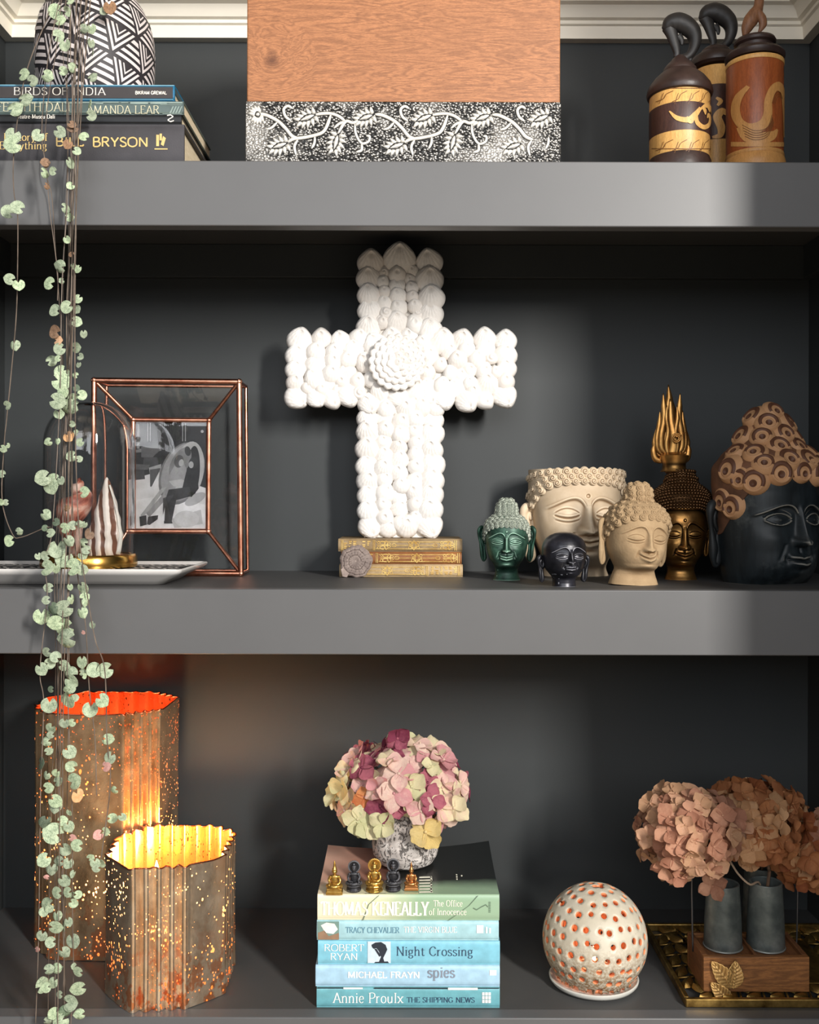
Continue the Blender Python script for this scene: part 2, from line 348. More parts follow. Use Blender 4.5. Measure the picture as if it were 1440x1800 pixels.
M_page = N('page_edges')
_w = M_page.noise(60, 4, .6, M_page.co('Object', (1, 1, 40)))
M_page = M_page.set(M_page.ramp(_w, [(.3, C(196, 176, 140)), (.7, C(240, 226, 198))]), .8)
M_page2 = simple('page_edges_brown', C(196, 160, 112), .8, bump=.4, bs=300)
def book(name, label, px0, px1, py0, py1, y, depth, mcover, mpage=None, cov=.0012, hard=0., group=None, rz=0, curl=0., top=None, bow=.0):
    """a closed book lying flat with its spine to the room: cover (bottom board, spine, top board) and the page block"""
    a = W(px0, py1, y); b = W(px1, py0, y); h = b.z - a.z; w = b.x - a.x
    o = thing(name, label, 'book', (a.x + w / 2, y, a.z), 0, group)
    x0, x1 = a.x, b.x; z0, z1 = a.z, b.z
    mb = MB(); n = 7
    def board(zb, zt, k=0):                       # a board, optionally lifting at its far corners
        V = []; nx, ny = 8, 8
        for zz in (zb, zt):
            for j in range(ny + 1):
                for i in range(nx + 1):
                    u = i / nx; v = j / ny
                    V.append((x0 + w * u, y + .0015 + (depth - .0015) * v, zz + k * (v ** 2) * (abs(u - .4) * 1.6) ** 2))
        m = (nx + 1) * (ny + 1); fs = []
        for j in range(ny):
            for i in range(nx):
                q = j * (nx + 1) + i; fs += [(q, q + nx + 1, q + nx + 2, q + 1), (q + m, q + m + 1, q + m + nx + 2, q + m + nx + 1)]
        e = [i for i in range(nx)] 
        for i in range(nx): fs += [(i, i + 1, i + 1 + m, i + m), (m - 1 - i, m - 2 - i, 2 * m - 2 - i, 2 * m - 1 - i)]
        for j in range(ny):
            q = j * (nx + 1); fs += [(q + nx + 1, q, q + m, q + nx + 1 + m), (q + nx, q + 2 * nx + 1, q + 2 * nx + 1 + m, q + nx + m)]
        mb.add(V, fs)
    board(z0, z0 + cov); board(z1 - cov, z1, curl)
    ob('cover', mb, [mcover], o, ang=50)
    sp = MB(); V = []; k = 9                       # the spine, a shallow bowed strip
    for j in range(k):
        t = j / (k - 1); zz = z0 + h * t; yy = y + .0022 * (abs(2 * t - 1) ** 6) - bow * math.sin(PI * t)
        V += [(x0, yy, zz), (x1, yy, zz)]
    for j in range(k - 1, -1, -1):
        t = j / (k - 1); zz = z0 + h * t; V += [(x0, y + .0034, zz), (x1, y + .0034, zz)]
    sp.grid(V, 2, 2 * k); sp.f.append((2 * (2 * k - 1), 2 * (2 * k - 1) + 1, 1, 0)); sp.m.append(0)
    sp.f += [tuple(range(0, 4 * k, 2)), tuple(range(4 * k - 1, 0, -2))]; sp.m += [0, 0]
    ob('spine', sp, [mcover if not isinstance(mcover, (list, tuple)) else mcover[0]], o, ang=60, fixn=True)
    ins = .0015 + hard
    ob('pages', MB().box(x0 + ins, x1 - ins, y + .003, y + depth - ins, z0 + cov, z1 - cov), mpage or M_page, o, smooth=False)
    return o
def ink(name, c, rough=.5, metal=0.): return simple(name, c, rough, metal, var=.08, vs=90)
# ================================================================ TOP SHELF
# ---- four books under the plant
M_blue = ink('blue_book_cover', C(28, 110, 150), .35); M_black = ink('black_book_cover', C(22, 24, 28), .45)
M_white = ink('white_print', C(238, 232, 222)); M_gold_p = ink('gilt_print', C(222, 190, 120), .4); M_sage = ink('grey_green_cover', C(84, 100, 98), .4)
M_char = simple('charcoal_book_cloth', C(64, 62, 66), .6, var=.2, vs=14, bump=.3, bs=700)
M_plate = ink('dark_title_plate', C(52, 46, 46), .4); M_teal_l = ink('pale_blue_print', C(120, 170, 190))
yb = .012; pyT = 880 - .369 * sc(yb)
b = book('hardback_book', 'thick charcoal hardback with gilt lettering, lowest of the books under the patterned pot', -70, 322, 219, pyT, yb, .152, M_char, M_page, cov=.0026, hard=.003)
t = MB(); print_px(t, 'BILL', 96, 146, 258, 243, yb - .0006, tv=.17, th=.15, serif=False); print_px(t, 'BRYSON', 161, 259, 259, 243, yb - .0006, tv=.17, th=.15, serif=False); ob('lettering', t, M_gold_p, b, smooth=False); t = MB()
print_px(t, 'A Short History of', -60, 82, 249, 236, yb - .0006); ob('lettering', t, M_gold_p, b, smooth=False); t = MB(); print_px(t, 'Nearly Everything', -60, 81, 264, 251, yb - .0006); ob('lettering', t, M_gold_p, b, smooth=False); t = MB()
for pts in (((273, 238), (278, 238), (278, 258), (273, 258)), ((279, 236), (283, 236), (283, 248), (279, 248)), ((285, 240), (290, 244), (286, 258), (281, 255))): poly_px(t, pts, yb - .0006)
poly_px(t, ((270, 262), (293, 262), (293, 264), (270, 264)), yb - .0006); 
ob('publisher_mark', t, M_gold_p, b, smooth=False)
b = book('paperback_book', 'thin black paperback with tiny white title, second from the bottom under the pot', -62, 317, 202.5, 218.5, yb, .150, M_black, M_page)
t = MB(); print_px(t, 'Teatre-Museu Dali', 28, 95, 210, 202.8, yb - .0006, tv=.16); ob('lettering', t, M_white, b, smooth=False); t = MB()
t2 = [(292, 204), (298, 203), (303, 206), (298, 209), (293, 212), (298, 215), (304, 213)]
for p, q in zip(t2, t2[1:]): poly_px(t, ((p[0], p[1] - 1), (q[0], q[1] - 1), (q[0], q[1] + 1), (p[0], p[1] + 1)), yb - .0006)
ob('publisher_mark', t, M_white, b, smooth=False)
b = book('paperback_book', 'grey-green paperback with pale capitals, between the black and the blue-edged books', -66, 321, 178.5, 202, yb, .156, M_sage, M_page)
t = MB(); print_px(t, 'LIFE WITH DALI', -24, 122, 197, 182, yb - .0006, tv=.1, th=.045); M_cp = ink('cream_print', C(214, 208, 178)); ob('lettering', t, M_cp, b, smooth=False); t = MB(); print_px(t, 'AMANDA LEAR', 151, 278, 201, 187, yb - .0006, tv=.1, th=.045)
ob('lettering', t, M_cp, b, smooth=False)
t = MB(); r = random.Random(3)
for i in range(26):
    x = -60 + i * 14 + r.random() * 8; rect_px(t, x, x + 12 + r.random() * 20, 179.5 + r.random() * 2, 181.5 + r.random() * 2.5, yb - .0004)
rect_px(t, 280, 318, 185, 186, yb - .0004); rect_px(t, 284, 318, 200.6, 201.6, yb - .0004); rect_px(t, -60, 318, 198.4, 199.2, yb - .0003)
for k in range(4): poly_px(t, ((296 + k * 5, 200), (302 + k * 5, 188), (304 + k * 5, 188), (299 + k * 5, 200)), yb - .0004)
ob('spine_art', t, ink('pale_grey_print', C(140, 158, 152)), b, smooth=False)
b = book('hardback_book', 'blue-edged hardback with a dark title panel, topmost of the books under the pot', -68, 305, 150, 178, yb, .158, M_blue, M_page, cov=.002, hard=.003)
t = MB(); rect_px(t, -60, 302, 154, 174, yb - .0004); ob('title_panel', t, M_plate, b, smooth=False)
t = MB(); print_px(t, 'BIRDS OF INDIA', 22, 184, 168.5, 155.5, yb - .0008); ob('lettering', t, M_white, b, smooth=False); t = MB(); print_px(t, 'BIKRAM GREWAL', 236, 291, 167, 161.5, yb - .0008, tv=.22, th=.2, serif=False)
ob('lettering', t, M_white, b, smooth=False)
t = MB(); rect_px(t, -66, 304, 150.6, 152.2, yb - .0004); rect_px(t, -66, 303, 175.4, 176.4, yb - .0004); ob('spine_rule', t, M_teal_l, b, smooth=False)
ZBK = W(0, 150, yb).z

# ---- patterned pot and trailing plant
pcx, pcy = W(166, 0, .1).x, .1
plant = thing('potted_plant', 'trailing heart-leaved plant in a black and white triangle-patterned pot on stacked books', 'plant', (pcx, pcy, ZBK))
M_pot = simple('black_glazed_clay', C(46, 42, 46), .55, var=.2, bump=.2, bs=300)
PP = [(.0, .0), (.052, 0), (.058, .004), (.0645, .02), (.0675, .045), (.0682, .07), (.0672, .09), (.063, .108), (.0555, .124), (.048, .135), (.0445, .142), (.0425, .144), (.040, .141), (.040, .120), (0, .118)]
mb = MB().lathe(PP[1:-1], 64, cap1=False); pot = ob('pot', mb, M_pot, plant, world=False)
mb = MB().lathe([(.0405, .120), (.03, .124), (.001, .126)], 30, cap0=False); ob('soil', mb, simple('dark_soil', C(48, 36, 28), .9, bump=.8, bs=400, bd=.003), plant, world=False)
pr = [(r_, z_) for r_, z_ in PP[2:11]]
arc = [0.]
for p, q in zip(pr, pr[1:]): arc.append(arc[-1] + math.hypot(q[0] - p[0], q[1] - p[1]))
def potmap(s, t, off=.0007):
    if t <= 0 or t >= arc[-1]: return None
    rr = np.interp(t, arc, [p[0] for p in pr]) + off; zz = np.interp(t, arc, [p[1] for p in pr]); q = s / .066 - PI / 2
    return (rr * math.cos(q), rr * math.sin(q), zz)
mb = MB(); aS = .0425; tl = math.radians(-18)
e1 = np.array((math.cos(tl), math.sin(tl))) * aS; e2 = np.array((math.cos(tl + PI / 3), math.sin(tl + PI / 3))) * aS
def strip(p0, p1, q0, q1):                             # quad with long edges p0->p1 and q0->q1
    k = 5; V = []
    for i in range(k + 1):
        f = i / k
        for a, b_ in ((p0, p1), (q0, q1)):
            w_ = potmap(*(a + (b_ - a) * f)); 
            if w_ is None: return
            V.append(w_)
    mb.grid(V, 2, k + 1)
def clipstrip(p0, p1, q0, q1):
    for k in range(4): strip(p0 + (p1 - p0) * k / 4, p0 + (p1 - p0) * (k + 1) / 4, q0 + (q1 - q0) * k / 4, q0 + (q1 - q0) * (k + 1) / 4)
for i in range(-9, 10):
    for j in range(-9, 10):
        A0 = e1 * i + e2 * j + np.array((-.004, .058)); B0 = A0 + e1; C0 = A0 + e2; D0_ = A0 + e1 - e2
        if abs(A0[0]) > .16 or A0[1] < -.07 or A0[1] > .22: continue
        for f0, f1 in ((.07, .17), (.27, .38), (.48, .59), (.69, .82)):   # up triangle: bars parallel to the base
            m_ = .05
            def pt(f, u): return (A0 + (C0 - A0) * f) * (1 - u) + (B0 + (C0 - B0) * f) * u
            clipstrip(pt(f0, m_), pt(f0, 1 - m_), pt(f1, m_ + .02), pt(f1, 1 - m_ - .02))
        A, Bv, Cc = A0, D0_, B0                                           # down triangle: nested chevrons
        def bc(a, b_, c): return A * a + Bv * b_ + Cc * c
        for d0, d1 in ((.045, .115), (.185, .255), (.32, .36)):
            bt = .05
            clipstrip(bc(1 - bt - d0, bt, d0), bc(d0, 1 - 2 * d0, d0), bc(1 - bt - d1, bt, d1), bc(d1, 1 - 2 * d1, d1))
            clipstrip(bc(d0, bt, 1 - bt - d0), bc(d0, 1 - 2 * d0, d0), bc(d1, bt, 1 - bt - d1), bc(d1, 1 - 2 * d1, d1))
o = ob('pattern_relief', mb, simple('white_slip_glaze', C(222, 212, 210), .6, var=.08), pot, world=False, smooth=False)
o['label'] = 'raised white triangle pattern'

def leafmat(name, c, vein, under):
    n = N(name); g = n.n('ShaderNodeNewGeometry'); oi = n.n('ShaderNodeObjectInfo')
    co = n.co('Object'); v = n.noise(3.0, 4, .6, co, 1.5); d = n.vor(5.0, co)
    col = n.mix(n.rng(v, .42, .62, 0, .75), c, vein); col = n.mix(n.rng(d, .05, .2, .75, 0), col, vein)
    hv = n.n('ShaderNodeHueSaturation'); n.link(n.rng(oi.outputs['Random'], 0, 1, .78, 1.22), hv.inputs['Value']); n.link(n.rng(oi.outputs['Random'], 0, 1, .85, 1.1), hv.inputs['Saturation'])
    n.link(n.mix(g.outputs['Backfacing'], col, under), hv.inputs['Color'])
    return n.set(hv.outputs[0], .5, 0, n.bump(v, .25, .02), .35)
LM = {'g': leafmat('heart_leaf_green', C(184, 198, 166), C(104, 124, 98), C(140, 152, 128)), 'd': leafmat('heart_leaf_shaded', C(112, 128, 104), C(72, 88, 70), C(110, 110, 96)),  # 'd': the green leaf darkened, with shade put into its colours
      't': leafmat('heart_leaf_tan', C(226, 180, 140), C(196, 150, 104), C(200, 160, 120)), 'p': leafmat('heart_leaf_pink', C(206, 160, 150), C(170, 120, 116), C(180, 130, 120)),
      'b': leafmat('heart_leaf_withered', C(150, 118, 92), C(98, 74, 56), C(116, 90, 72))}
def leafmesh(name, mat, fold, cup, point):
    NB = 20; V = []; fs = []; mb = MB()
    for side in (0, 1):
        V.append((0, side * .07, .12))
        for ring in (.55, 1.0):
            for k in range(NB):
                t = 2 * PI * k / NB
                x = math.sin(t) * (1.0 + .05 * math.cos(2 * t)); z = .9 * math.cos(t) 
                if z > 0: z -= .62 * math.exp(-(x / .15) ** 2) * max(0, math.cos(t)) ; 
                else: z *= 1 + point * math.exp(-(x / .35) ** 2)
                x, z = x * ring, .12 + (z - .12) * ring
                V.append((x, cup * (x * x + .7 * z * z) - fold * abs(x) + side * .07, z))
    m = 1 + 2 * NB
    for s in (0, 1):
        o_ = s * m
        for k in range(NB):
            k2 = (k + 1) % NB
            f = [(o_, o_ + 1 + k, o_ + 1 + k2), (o_ + 1 + k, o_ + 1 + NB + k, o_ + 1 + NB + k2, o_ + 1 + k2)]
            fs += [tuple(reversed(q)) for q in f] if s == 0 else f
    for k in range(NB):
        k2 = (k + 1) % NB; a, b_ = 1 + NB + k, 1 + NB + k2; fs.append((a, b_, b_ + m, a + m))
    mb.add(V, fs); return mesh(name, mb, mat, ang=70)
LMESH = {k: [leafmesh('heart_leaf', m, .12, .16, .18), leafmesh('heart_leaf', m, -.1, .22, .3), leafmesh('heart_leaf', m, .3, .1, .1)] for k, m in LM.items()}
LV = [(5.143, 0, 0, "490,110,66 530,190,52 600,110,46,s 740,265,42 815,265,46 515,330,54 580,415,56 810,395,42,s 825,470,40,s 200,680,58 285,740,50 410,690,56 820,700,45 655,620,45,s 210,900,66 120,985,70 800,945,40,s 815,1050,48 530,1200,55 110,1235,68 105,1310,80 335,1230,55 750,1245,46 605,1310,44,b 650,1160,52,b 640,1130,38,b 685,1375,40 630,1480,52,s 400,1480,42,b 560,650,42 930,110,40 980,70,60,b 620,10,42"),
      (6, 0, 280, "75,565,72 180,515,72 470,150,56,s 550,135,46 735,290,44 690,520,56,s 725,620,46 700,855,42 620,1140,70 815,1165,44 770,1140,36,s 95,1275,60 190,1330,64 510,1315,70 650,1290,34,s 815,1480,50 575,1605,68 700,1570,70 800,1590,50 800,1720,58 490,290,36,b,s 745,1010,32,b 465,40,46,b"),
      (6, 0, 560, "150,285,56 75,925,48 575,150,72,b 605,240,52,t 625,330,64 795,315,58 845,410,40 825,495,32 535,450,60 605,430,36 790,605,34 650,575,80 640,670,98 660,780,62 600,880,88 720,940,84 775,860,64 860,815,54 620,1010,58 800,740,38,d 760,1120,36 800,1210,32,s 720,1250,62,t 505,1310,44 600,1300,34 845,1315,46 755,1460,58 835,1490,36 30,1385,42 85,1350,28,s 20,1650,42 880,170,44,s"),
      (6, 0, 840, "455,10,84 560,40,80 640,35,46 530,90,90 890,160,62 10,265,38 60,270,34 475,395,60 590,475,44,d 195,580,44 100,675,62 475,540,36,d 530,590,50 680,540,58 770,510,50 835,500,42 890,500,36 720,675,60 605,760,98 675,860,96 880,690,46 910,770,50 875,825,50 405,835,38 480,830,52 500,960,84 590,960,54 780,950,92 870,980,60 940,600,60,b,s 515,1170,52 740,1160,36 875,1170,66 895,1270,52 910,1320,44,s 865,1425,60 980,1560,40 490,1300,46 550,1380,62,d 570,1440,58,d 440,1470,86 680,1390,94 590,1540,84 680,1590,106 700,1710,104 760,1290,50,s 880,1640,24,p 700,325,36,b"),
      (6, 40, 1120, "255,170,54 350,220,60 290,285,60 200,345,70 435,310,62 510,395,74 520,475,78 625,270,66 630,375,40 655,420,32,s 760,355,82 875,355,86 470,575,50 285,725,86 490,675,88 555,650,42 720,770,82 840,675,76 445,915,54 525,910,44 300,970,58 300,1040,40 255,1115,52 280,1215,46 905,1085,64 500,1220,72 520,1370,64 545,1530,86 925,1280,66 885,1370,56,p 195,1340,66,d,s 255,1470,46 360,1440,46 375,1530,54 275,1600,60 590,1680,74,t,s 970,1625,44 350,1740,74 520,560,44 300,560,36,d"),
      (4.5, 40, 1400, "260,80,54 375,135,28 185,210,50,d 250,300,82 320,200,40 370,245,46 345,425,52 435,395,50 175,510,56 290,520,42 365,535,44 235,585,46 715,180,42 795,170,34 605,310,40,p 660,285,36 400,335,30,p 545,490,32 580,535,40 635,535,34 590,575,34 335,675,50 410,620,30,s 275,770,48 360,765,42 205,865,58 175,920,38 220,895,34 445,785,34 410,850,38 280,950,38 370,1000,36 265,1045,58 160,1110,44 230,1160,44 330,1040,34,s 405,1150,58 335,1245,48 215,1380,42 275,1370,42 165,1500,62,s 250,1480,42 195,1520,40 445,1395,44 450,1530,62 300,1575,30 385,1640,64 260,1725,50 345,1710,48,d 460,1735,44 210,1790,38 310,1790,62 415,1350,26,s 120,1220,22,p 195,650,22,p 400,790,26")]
M_stem = simple('vine_stem', C(118, 104, 92), .6, var=.25, vs=60)
# stems: paths in picture pixels, given real depths in front of the shelf fronts
stems = [[(118, -6), (122, 90), (126, 200), (122, 420), (118, 640), (112, 900), (106, 1100), (100, 1400), (98, 1810)],
         [(140, -8), (132, 90), (131, 220), (131, 420), (125, 640), (120, 900), (112, 1100), (108, 1400), (104, 1812)],
         [(130, -4), (128, 110), (123, 260), (118, 450), (120, 640), (116, 860), (118, 1010), (122, 1160), (118, 1480), (112, 1810)],
         [(150, -8), (138, 110), (133, 260), (130, 450), (123, 640), (125, 860), (122, 1010), (112, 1200), (112, 1480), (118, 1810)],
         [(126, -4), (130, 120), (136, 180), (132, 300), (126, 520), (119, 700), (110, 930), (104, 1150), (110, 1500), (120, 1815)],
         [(112, -2), (108, 80), (118, 200), (115, 330), (112, 500), (109, 640), (104, 850), (97, 1000), (98, 1200), (92, 1470), (88, 1810)],
         [(102, 0), (98, 80), (80, 190), (78, 290), (90, 345), (97, 430), (103, 560), (110, 700), (112, 900), (108, 1080), (105, 1300), (101, 1600)],
         [(145, 2), (143, 100), (139, 180), (128, 300), (122, 420), (115, 560), (122, 760), (128, 930), (140, 1050), (150, 1100), (158, 1215), (170, 1300), (172, 1400)],
         [(155, 0), (150, 80), (142, 190), (134, 360), (132, 540), (130, 700), (134, 830), (140, 960), (157, 1070), (168, 1130), (185, 1180), (188, 1300), (194, 1380), (180, 1510)],
         [(96, 4), (78, 40), (56, 90), (40, 140), (30, 200), (22, 280), (25, 340), (29, 380), (28, 480), (26, 560), (20, 660), (12, 740), (7, 780), (4, 880), (20, 940), (38, 946), (76, 930), (88, 928)],
         [(106, 0), (90, 60), (76, 150), (72, 240), (80, 300), (86, 370), (99, 480), (100, 530)],
         [(120, 0), (116, 140), (118, 330), (108, 500), (104, 700), (92, 930), (76, 985), (82, 1050), (72, 1180), (76, 1240), (74, 1400), (70, 1650), (66, 1800)],
         [(134, 0), (134, 180), (129, 380), (122, 600), (118, 800), (122, 1000), (118, 1200), (128, 1400), (130, 1600), (132, 1720), (128, 1812)],
         [(128, 0), (127, 180), (125, 380), (119, 600), (112, 800), (100, 1000), (104, 1130), (100, 1180), (103, 1280), (101, 1350), (110, 1560), (104, 1700)]]
VN = []; allpts = []
for si, st in enumerate(stems):
    dy = -.012 - .03 * rnd.random(); P = []
    for k, (x, y_) in enumerate(st):
        d = (.028 if k == 0 else .012 if y_ < 60 else dy if y_ > 200 else .0)
        P.append(W(x + rnd.uniform(-2, 2) * (k > 1), y_, d + rnd.uniform(-.003, .003)))
    s0 = Vector((pcx + (P[0].x - pcx) * .45, pcy - .012, ZBK + .125))
    P = [s0, Vector((pcx + (P[0].x - pcx) * .8, pcy - .038, ZBK + .149)), Vector((P[0].x, pcy - .058, ZBK + .132))] + P[1:]
    path = crom(P, 7)
    o = ob('vine', MB().tube(path, rnd.uniform(.00042, .00062), 5), M_stem, plant); VN.append(o); allpts.append(np.array([tuple(p) for p in path]))
for s_, ox, oy, txt in LV:
    for e in txt.split():
        q = e.split(','); px, py, r_ = float(q[0]) / s_ + ox, float(q[1]) / s_ + oy, float(q[2]) / s_
        k = 'g'; side = 0
        for f in q[3:]:
            if f == 's': side = 1
            else: k = f
        y_ = (.022 if py < 40 else .006 if py < 140 else -.006 if py < 205 else -.028) - rnd.random() * .022
        p = W(px, py, y_); sz = r_ / sc(y_) * 1.06
        best = min(range(len(VN)), key=lambda i: np.min(np.sum((allpts[i] - np.array(tuple(p))) ** 2 * np.array((1, .3, 1)), axis=1)))
        pv = VN[best]
        R_ = Matrix.Rotation(rnd.uniform(-.35, .35), 4, 'X') @ Matrix.Rotation(rnd.choice((-1, 1)) * rnd.uniform(.85, 1.15) if side else rnd.uniform(-.45, .45), 4, 'Z')
        R_ = R_ @ Matrix.Rotation(rnd.uniform(-2.2, 2.2), 4, 'Y')
        inst('leaf', LMESH[k][rnd.choice((0, 0, 1, 2))], pv, Matrix.Translation(p - plant.location) @ R_ @ Matrix.Diagonal((sz, sz, sz, 1)))

# ---- wooden chest with an embossed metal band
yc = .03
x0, x1 = W(430, 0, yc).x, W(984.5, 0, yc).x
chest = thing('wooden_chest', 'tall grainy brown wooden chest with an embossed white-metal band on the shelf', 'chest', ((x0 + x1) / 2, yc, ZT))
zb_ = W(0, 179.5, yc).z
M_chest = wood('mango_wood', C(188, 128, 86), C(92, 54, 34), 'x', 3.2, .5, 9, knot=(W(476, 0, yc).x - (x0 + x1) / 2, 0, W(0, 106, yc).z - ZT), contrast=.62)
ob('wooden_body', MB().box(x0 + .0012, x1 - .0008, yc + .001, yc + .15, zb_, HZ + .60), M_chest, chest, bevel=.0015)
n = N('embossed_white_metal'); co = n.co('Object')
dv = n.vor(400, co); big = n.noise(16, 4, .6, co); pat = n.rng(dv, .50, .28); wear = n.rng(big, .52, .66)
col = n.mix(n.math('MULTIPLY', n.math('SUBTRACT', 1.0, pat), n.math('SUBTRACT', 1.0, n.math('MULTIPLY', wear, .75))), C(176, 172, 166), C(34, 33, 32))
sx = n.sep(co)
M_band = n.set(col, .35, .55, n.bump(dv, .8, .0012), .5)
ob('metal_band', MB().box(x0, x1, yc, yc + .1508, ZT, zb_ + .0006), M_band, chest, bevel=.0008)
M_rel = simple('polished_white_metal', C(232, 229, 222), .35, .35, var=.08, vs=120, bump=.15, bs=300)
M_groove = simple('darkened_groove', C(30, 29, 28), .5, .3)
rel = MB(); grv = MB()
def rp(x, y_): return (W(x, y_, yc).x, W(x, y_, yc).z)
def vine(pts, w):
    P = [Vector((rp(*p)[0], yc, rp(*p)[1])) for p in pts]; P = crom(P, 6)
    k = [min(1, .45 + min(i, len(P) - 1 - i) * .2) * w / sc(yc) for i in range(len(P))]
    rel.tube(P, k, 8, flat=.55, nrm=(0, 1, 0)); grv.tube(P, [v * 1.4 for v in k], 6, flat=.12, nrm=(0, 1, 0))
def drop(bx, by, tx, ty, wd, h=.0022, mbx=None):      # teardrop lobe from base to tip
    m_ = mbx or rel; a = Vector(rp(bx, by)); b_ = Vector(rp(tx, ty)); d = b_ - a; L = d.length; d.normalize(); nn = Vector((-d.y, d.x)); V = []; nu = 9
    for i in range(8):
        f = i / 7; wv = wd * (math.sin(PI * f ** .55 * .97) if f < 1 else 0) ** .7 / sc(yc) / 1 if 0 < f < 1 else .00003
        for k in range(nu):
            u = -1 + 2 * k / (nu - 1); q = a + d * L * f + nn * u * wv
            V.append((q.x, yc + .0003 - h * math.sqrt(max(0, 1 - u * u)) * min(1, 3 * (1 - f) + .2) * min(1, .25 + 3 * f), q.y))
    m_.grid(V, nu, 8)
def spray(bx, by, tx, ty):
    d = Vector((tx - bx, ty - by)); L = d.length; d /= L; nn = Vector((-d.y, d.x))
    drop(bx, by, tx, ty, 4.2, .0026)
    for s in (-1, 1):
        for k in range(5):
            f = .06 + .2 * k; c = Vector((bx, by)) + d * L * f + nn * s * (2.6 if 0 < k < 4 else 1.4)
            ang = math.radians(96 - 17 * k); dr = d * math.cos(ang) + nn * s * math.sin(ang); ln = 17 - abs(k - 2) * 1.2
            e = c + dr * ln; drop(c.x, c.y, e.x, e.y, 3.9, .0021)
            drop(c.x - dr.x, c.y - dr.y, e.x + dr.x * 1.2, e.y + dr.y * 1.2, 5.2, .0007, grv)
    P = [Vector((rp(bx, by)[0], yc - .0006, rp(bx, by)[1])), Vector((rp(bx + d.x * L * .5 + nn.x * 4.6, by + d.y * L * .5 + nn.y * 4.6)[0], yc - .0014, rp(0, by + d.y * L * .5 + nn.y * 4.6)[1])), Vector((rp(tx, ty)[0], yc - .0006, rp(tx, ty)[1]))]
    for s in (1, -1):
        m_ = Vector((bx, by)) + d * L * .5 + nn * s * 5.0; Q = crom([P[0], Vector((rp(m_.x, m_.y)[0], yc - .0014, rp(m_.x, m_.y)[1])), P[2]], 5); grv.tube(Q, .0007, 5)
for k in range(-1, 3):
    o_ = 205.5 * k
    def S(*p): return [(a + o_, b_) for a, b_ in p]
    def inside(p): return all(433 < a < 981 for a, _ in p)
    for pts, w in ((S((452, 201), (466, 203), (486, 213), (500, 226), (512, 240), (525, 245)), 3.6), (S((504, 251), (514, 245), (535, 242), (562, 235), (572, 224), (580, 202)), 3.4),
                   (S((552, 202), (566, 200), (580, 200), (594, 205), (606, 214)), 3.2), (S((655, 202), (643, 205), (620, 216), (606, 214), (592, 236)), 3.2),
                   (S((522, 246), (516, 258), (519, 274)), 2.8), (S((552, 240), (551, 252), (546, 262)), 2.6), (S((510, 213), (500, 205), (497, 193), (504, 187), (512, 191)), 2.9),
                   (S((622, 218), (624, 236), (634, 252), (646, 249), (648, 240), (642, 239)), 2.6), (S((634, 252), (634, 264), (624, 268)), 2.9), (S((486, 215), (476, 225), (466, 228)), 2.6), (S((606, 215), (596, 217), (585, 226)), 2.8)):
        if inside(pts): vine(pts, w)
    for q in (((553, 202), (524, 214)), ((504, 252), (476, 262)), ((593, 236), (585, 266)), ((655, 202), (628, 212))):
        (a, b_), (c, d_) = S(*q)
        if a < 975 and c > 446: spray(a, b_, c, d_)
spray(456, 201, 447, 204)
o = ob('embossed_relief', rel, M_rel, chest, ang=180); o['label'] = 'raised vine and leaf sprays'
ob('relief_outline', grv, M_groove, chest, ang=180)

# ---- three carved canisters
M_bam = wood('pale_carved_wood', C(240, 190, 114), C(180, 122, 62), 'z', 3.2, .38, 6, contrast=.35)
M_dk = simple('dark_stained_wood', C(58, 42, 38), .42, var=.3, vs=40, bump=.3, bs=200)
M_mid = wood('dark_carved_band', C(84, 56, 48), C(38, 26, 26), 'z', 4, .4, 8, contrast=.5)
M_red = wood('red_brown_wood', C(178, 96, 50), C(106, 50, 26), 'z', 3.4, .32, 7, contrast=.45)
M_blk = simple('black_carved_finial', C(44, 42, 42), .5, var=.3, vs=60, bump=.4, bs=150)
M_tan = wood('light_carved_inlay', C(216, 160, 94), C(160, 106, 56), 'z', 4, .4, 6, contrast=.4)
M_line = ink('incised_line', C(120, 78, 38))
def canister(label, cpx, y, parts, group='carved wooden canisters'):
    """parts: list of (name, [(radius px, py)...], material); radii in pixels at depth y"""
    s = sc(y); c = W(cpx, 0, y); o = thing('carved_canister', label, 'canister', (c.x, y, ZT), 0, group)
    for nm, pr_, m in parts:
        P = [(r_ / s, (ZT if p is None else HZ + (880 - p) / (s if nm == 'lid' else sc(y - r_ / s))) - ZT) for r_, p in pr_]
        ob(nm, MB().lathe(P, 48), m, o, world=False, ang=35)
    return o, s
def cyl_ribbon(mb, pts, w, cpx, rpx, y, off=.0006, nseg=6):
    s = sc(y); cx = W(cpx, 0, y).x; R_ = rpx / s + off; Q = crom([(a, b_, 0) for a, b_ in pts], nseg); V = []; m_ = len(Q)
    ww = w if isinstance(w, (list, tuple)) else [w] * len(pts)
    for i, q in enumerate(Q):
        a = Q[max(i - 1, 0)]; b_ = Q[min(i + 1, m_ - 1)]; d = (b_ - a); d.normalize(); nn = Vector((-d.y, d.x, 0))
        wi = np.interp(i / nseg, range(len(ww)), ww)
        for e in (-1, -.33, .33, 1):
            p = q + nn * e * wi; u = max(-.995, min(.995, (p.x - cpx) / rpx)); th = math.asin(u)
            yq = y - R_ * math.cos(th); V.append((cx + R_ * math.sin(th), yq, HZ + (880 - p.y) / sc(yq)))
    mb.grid(V, 4, m_)
yA = .075
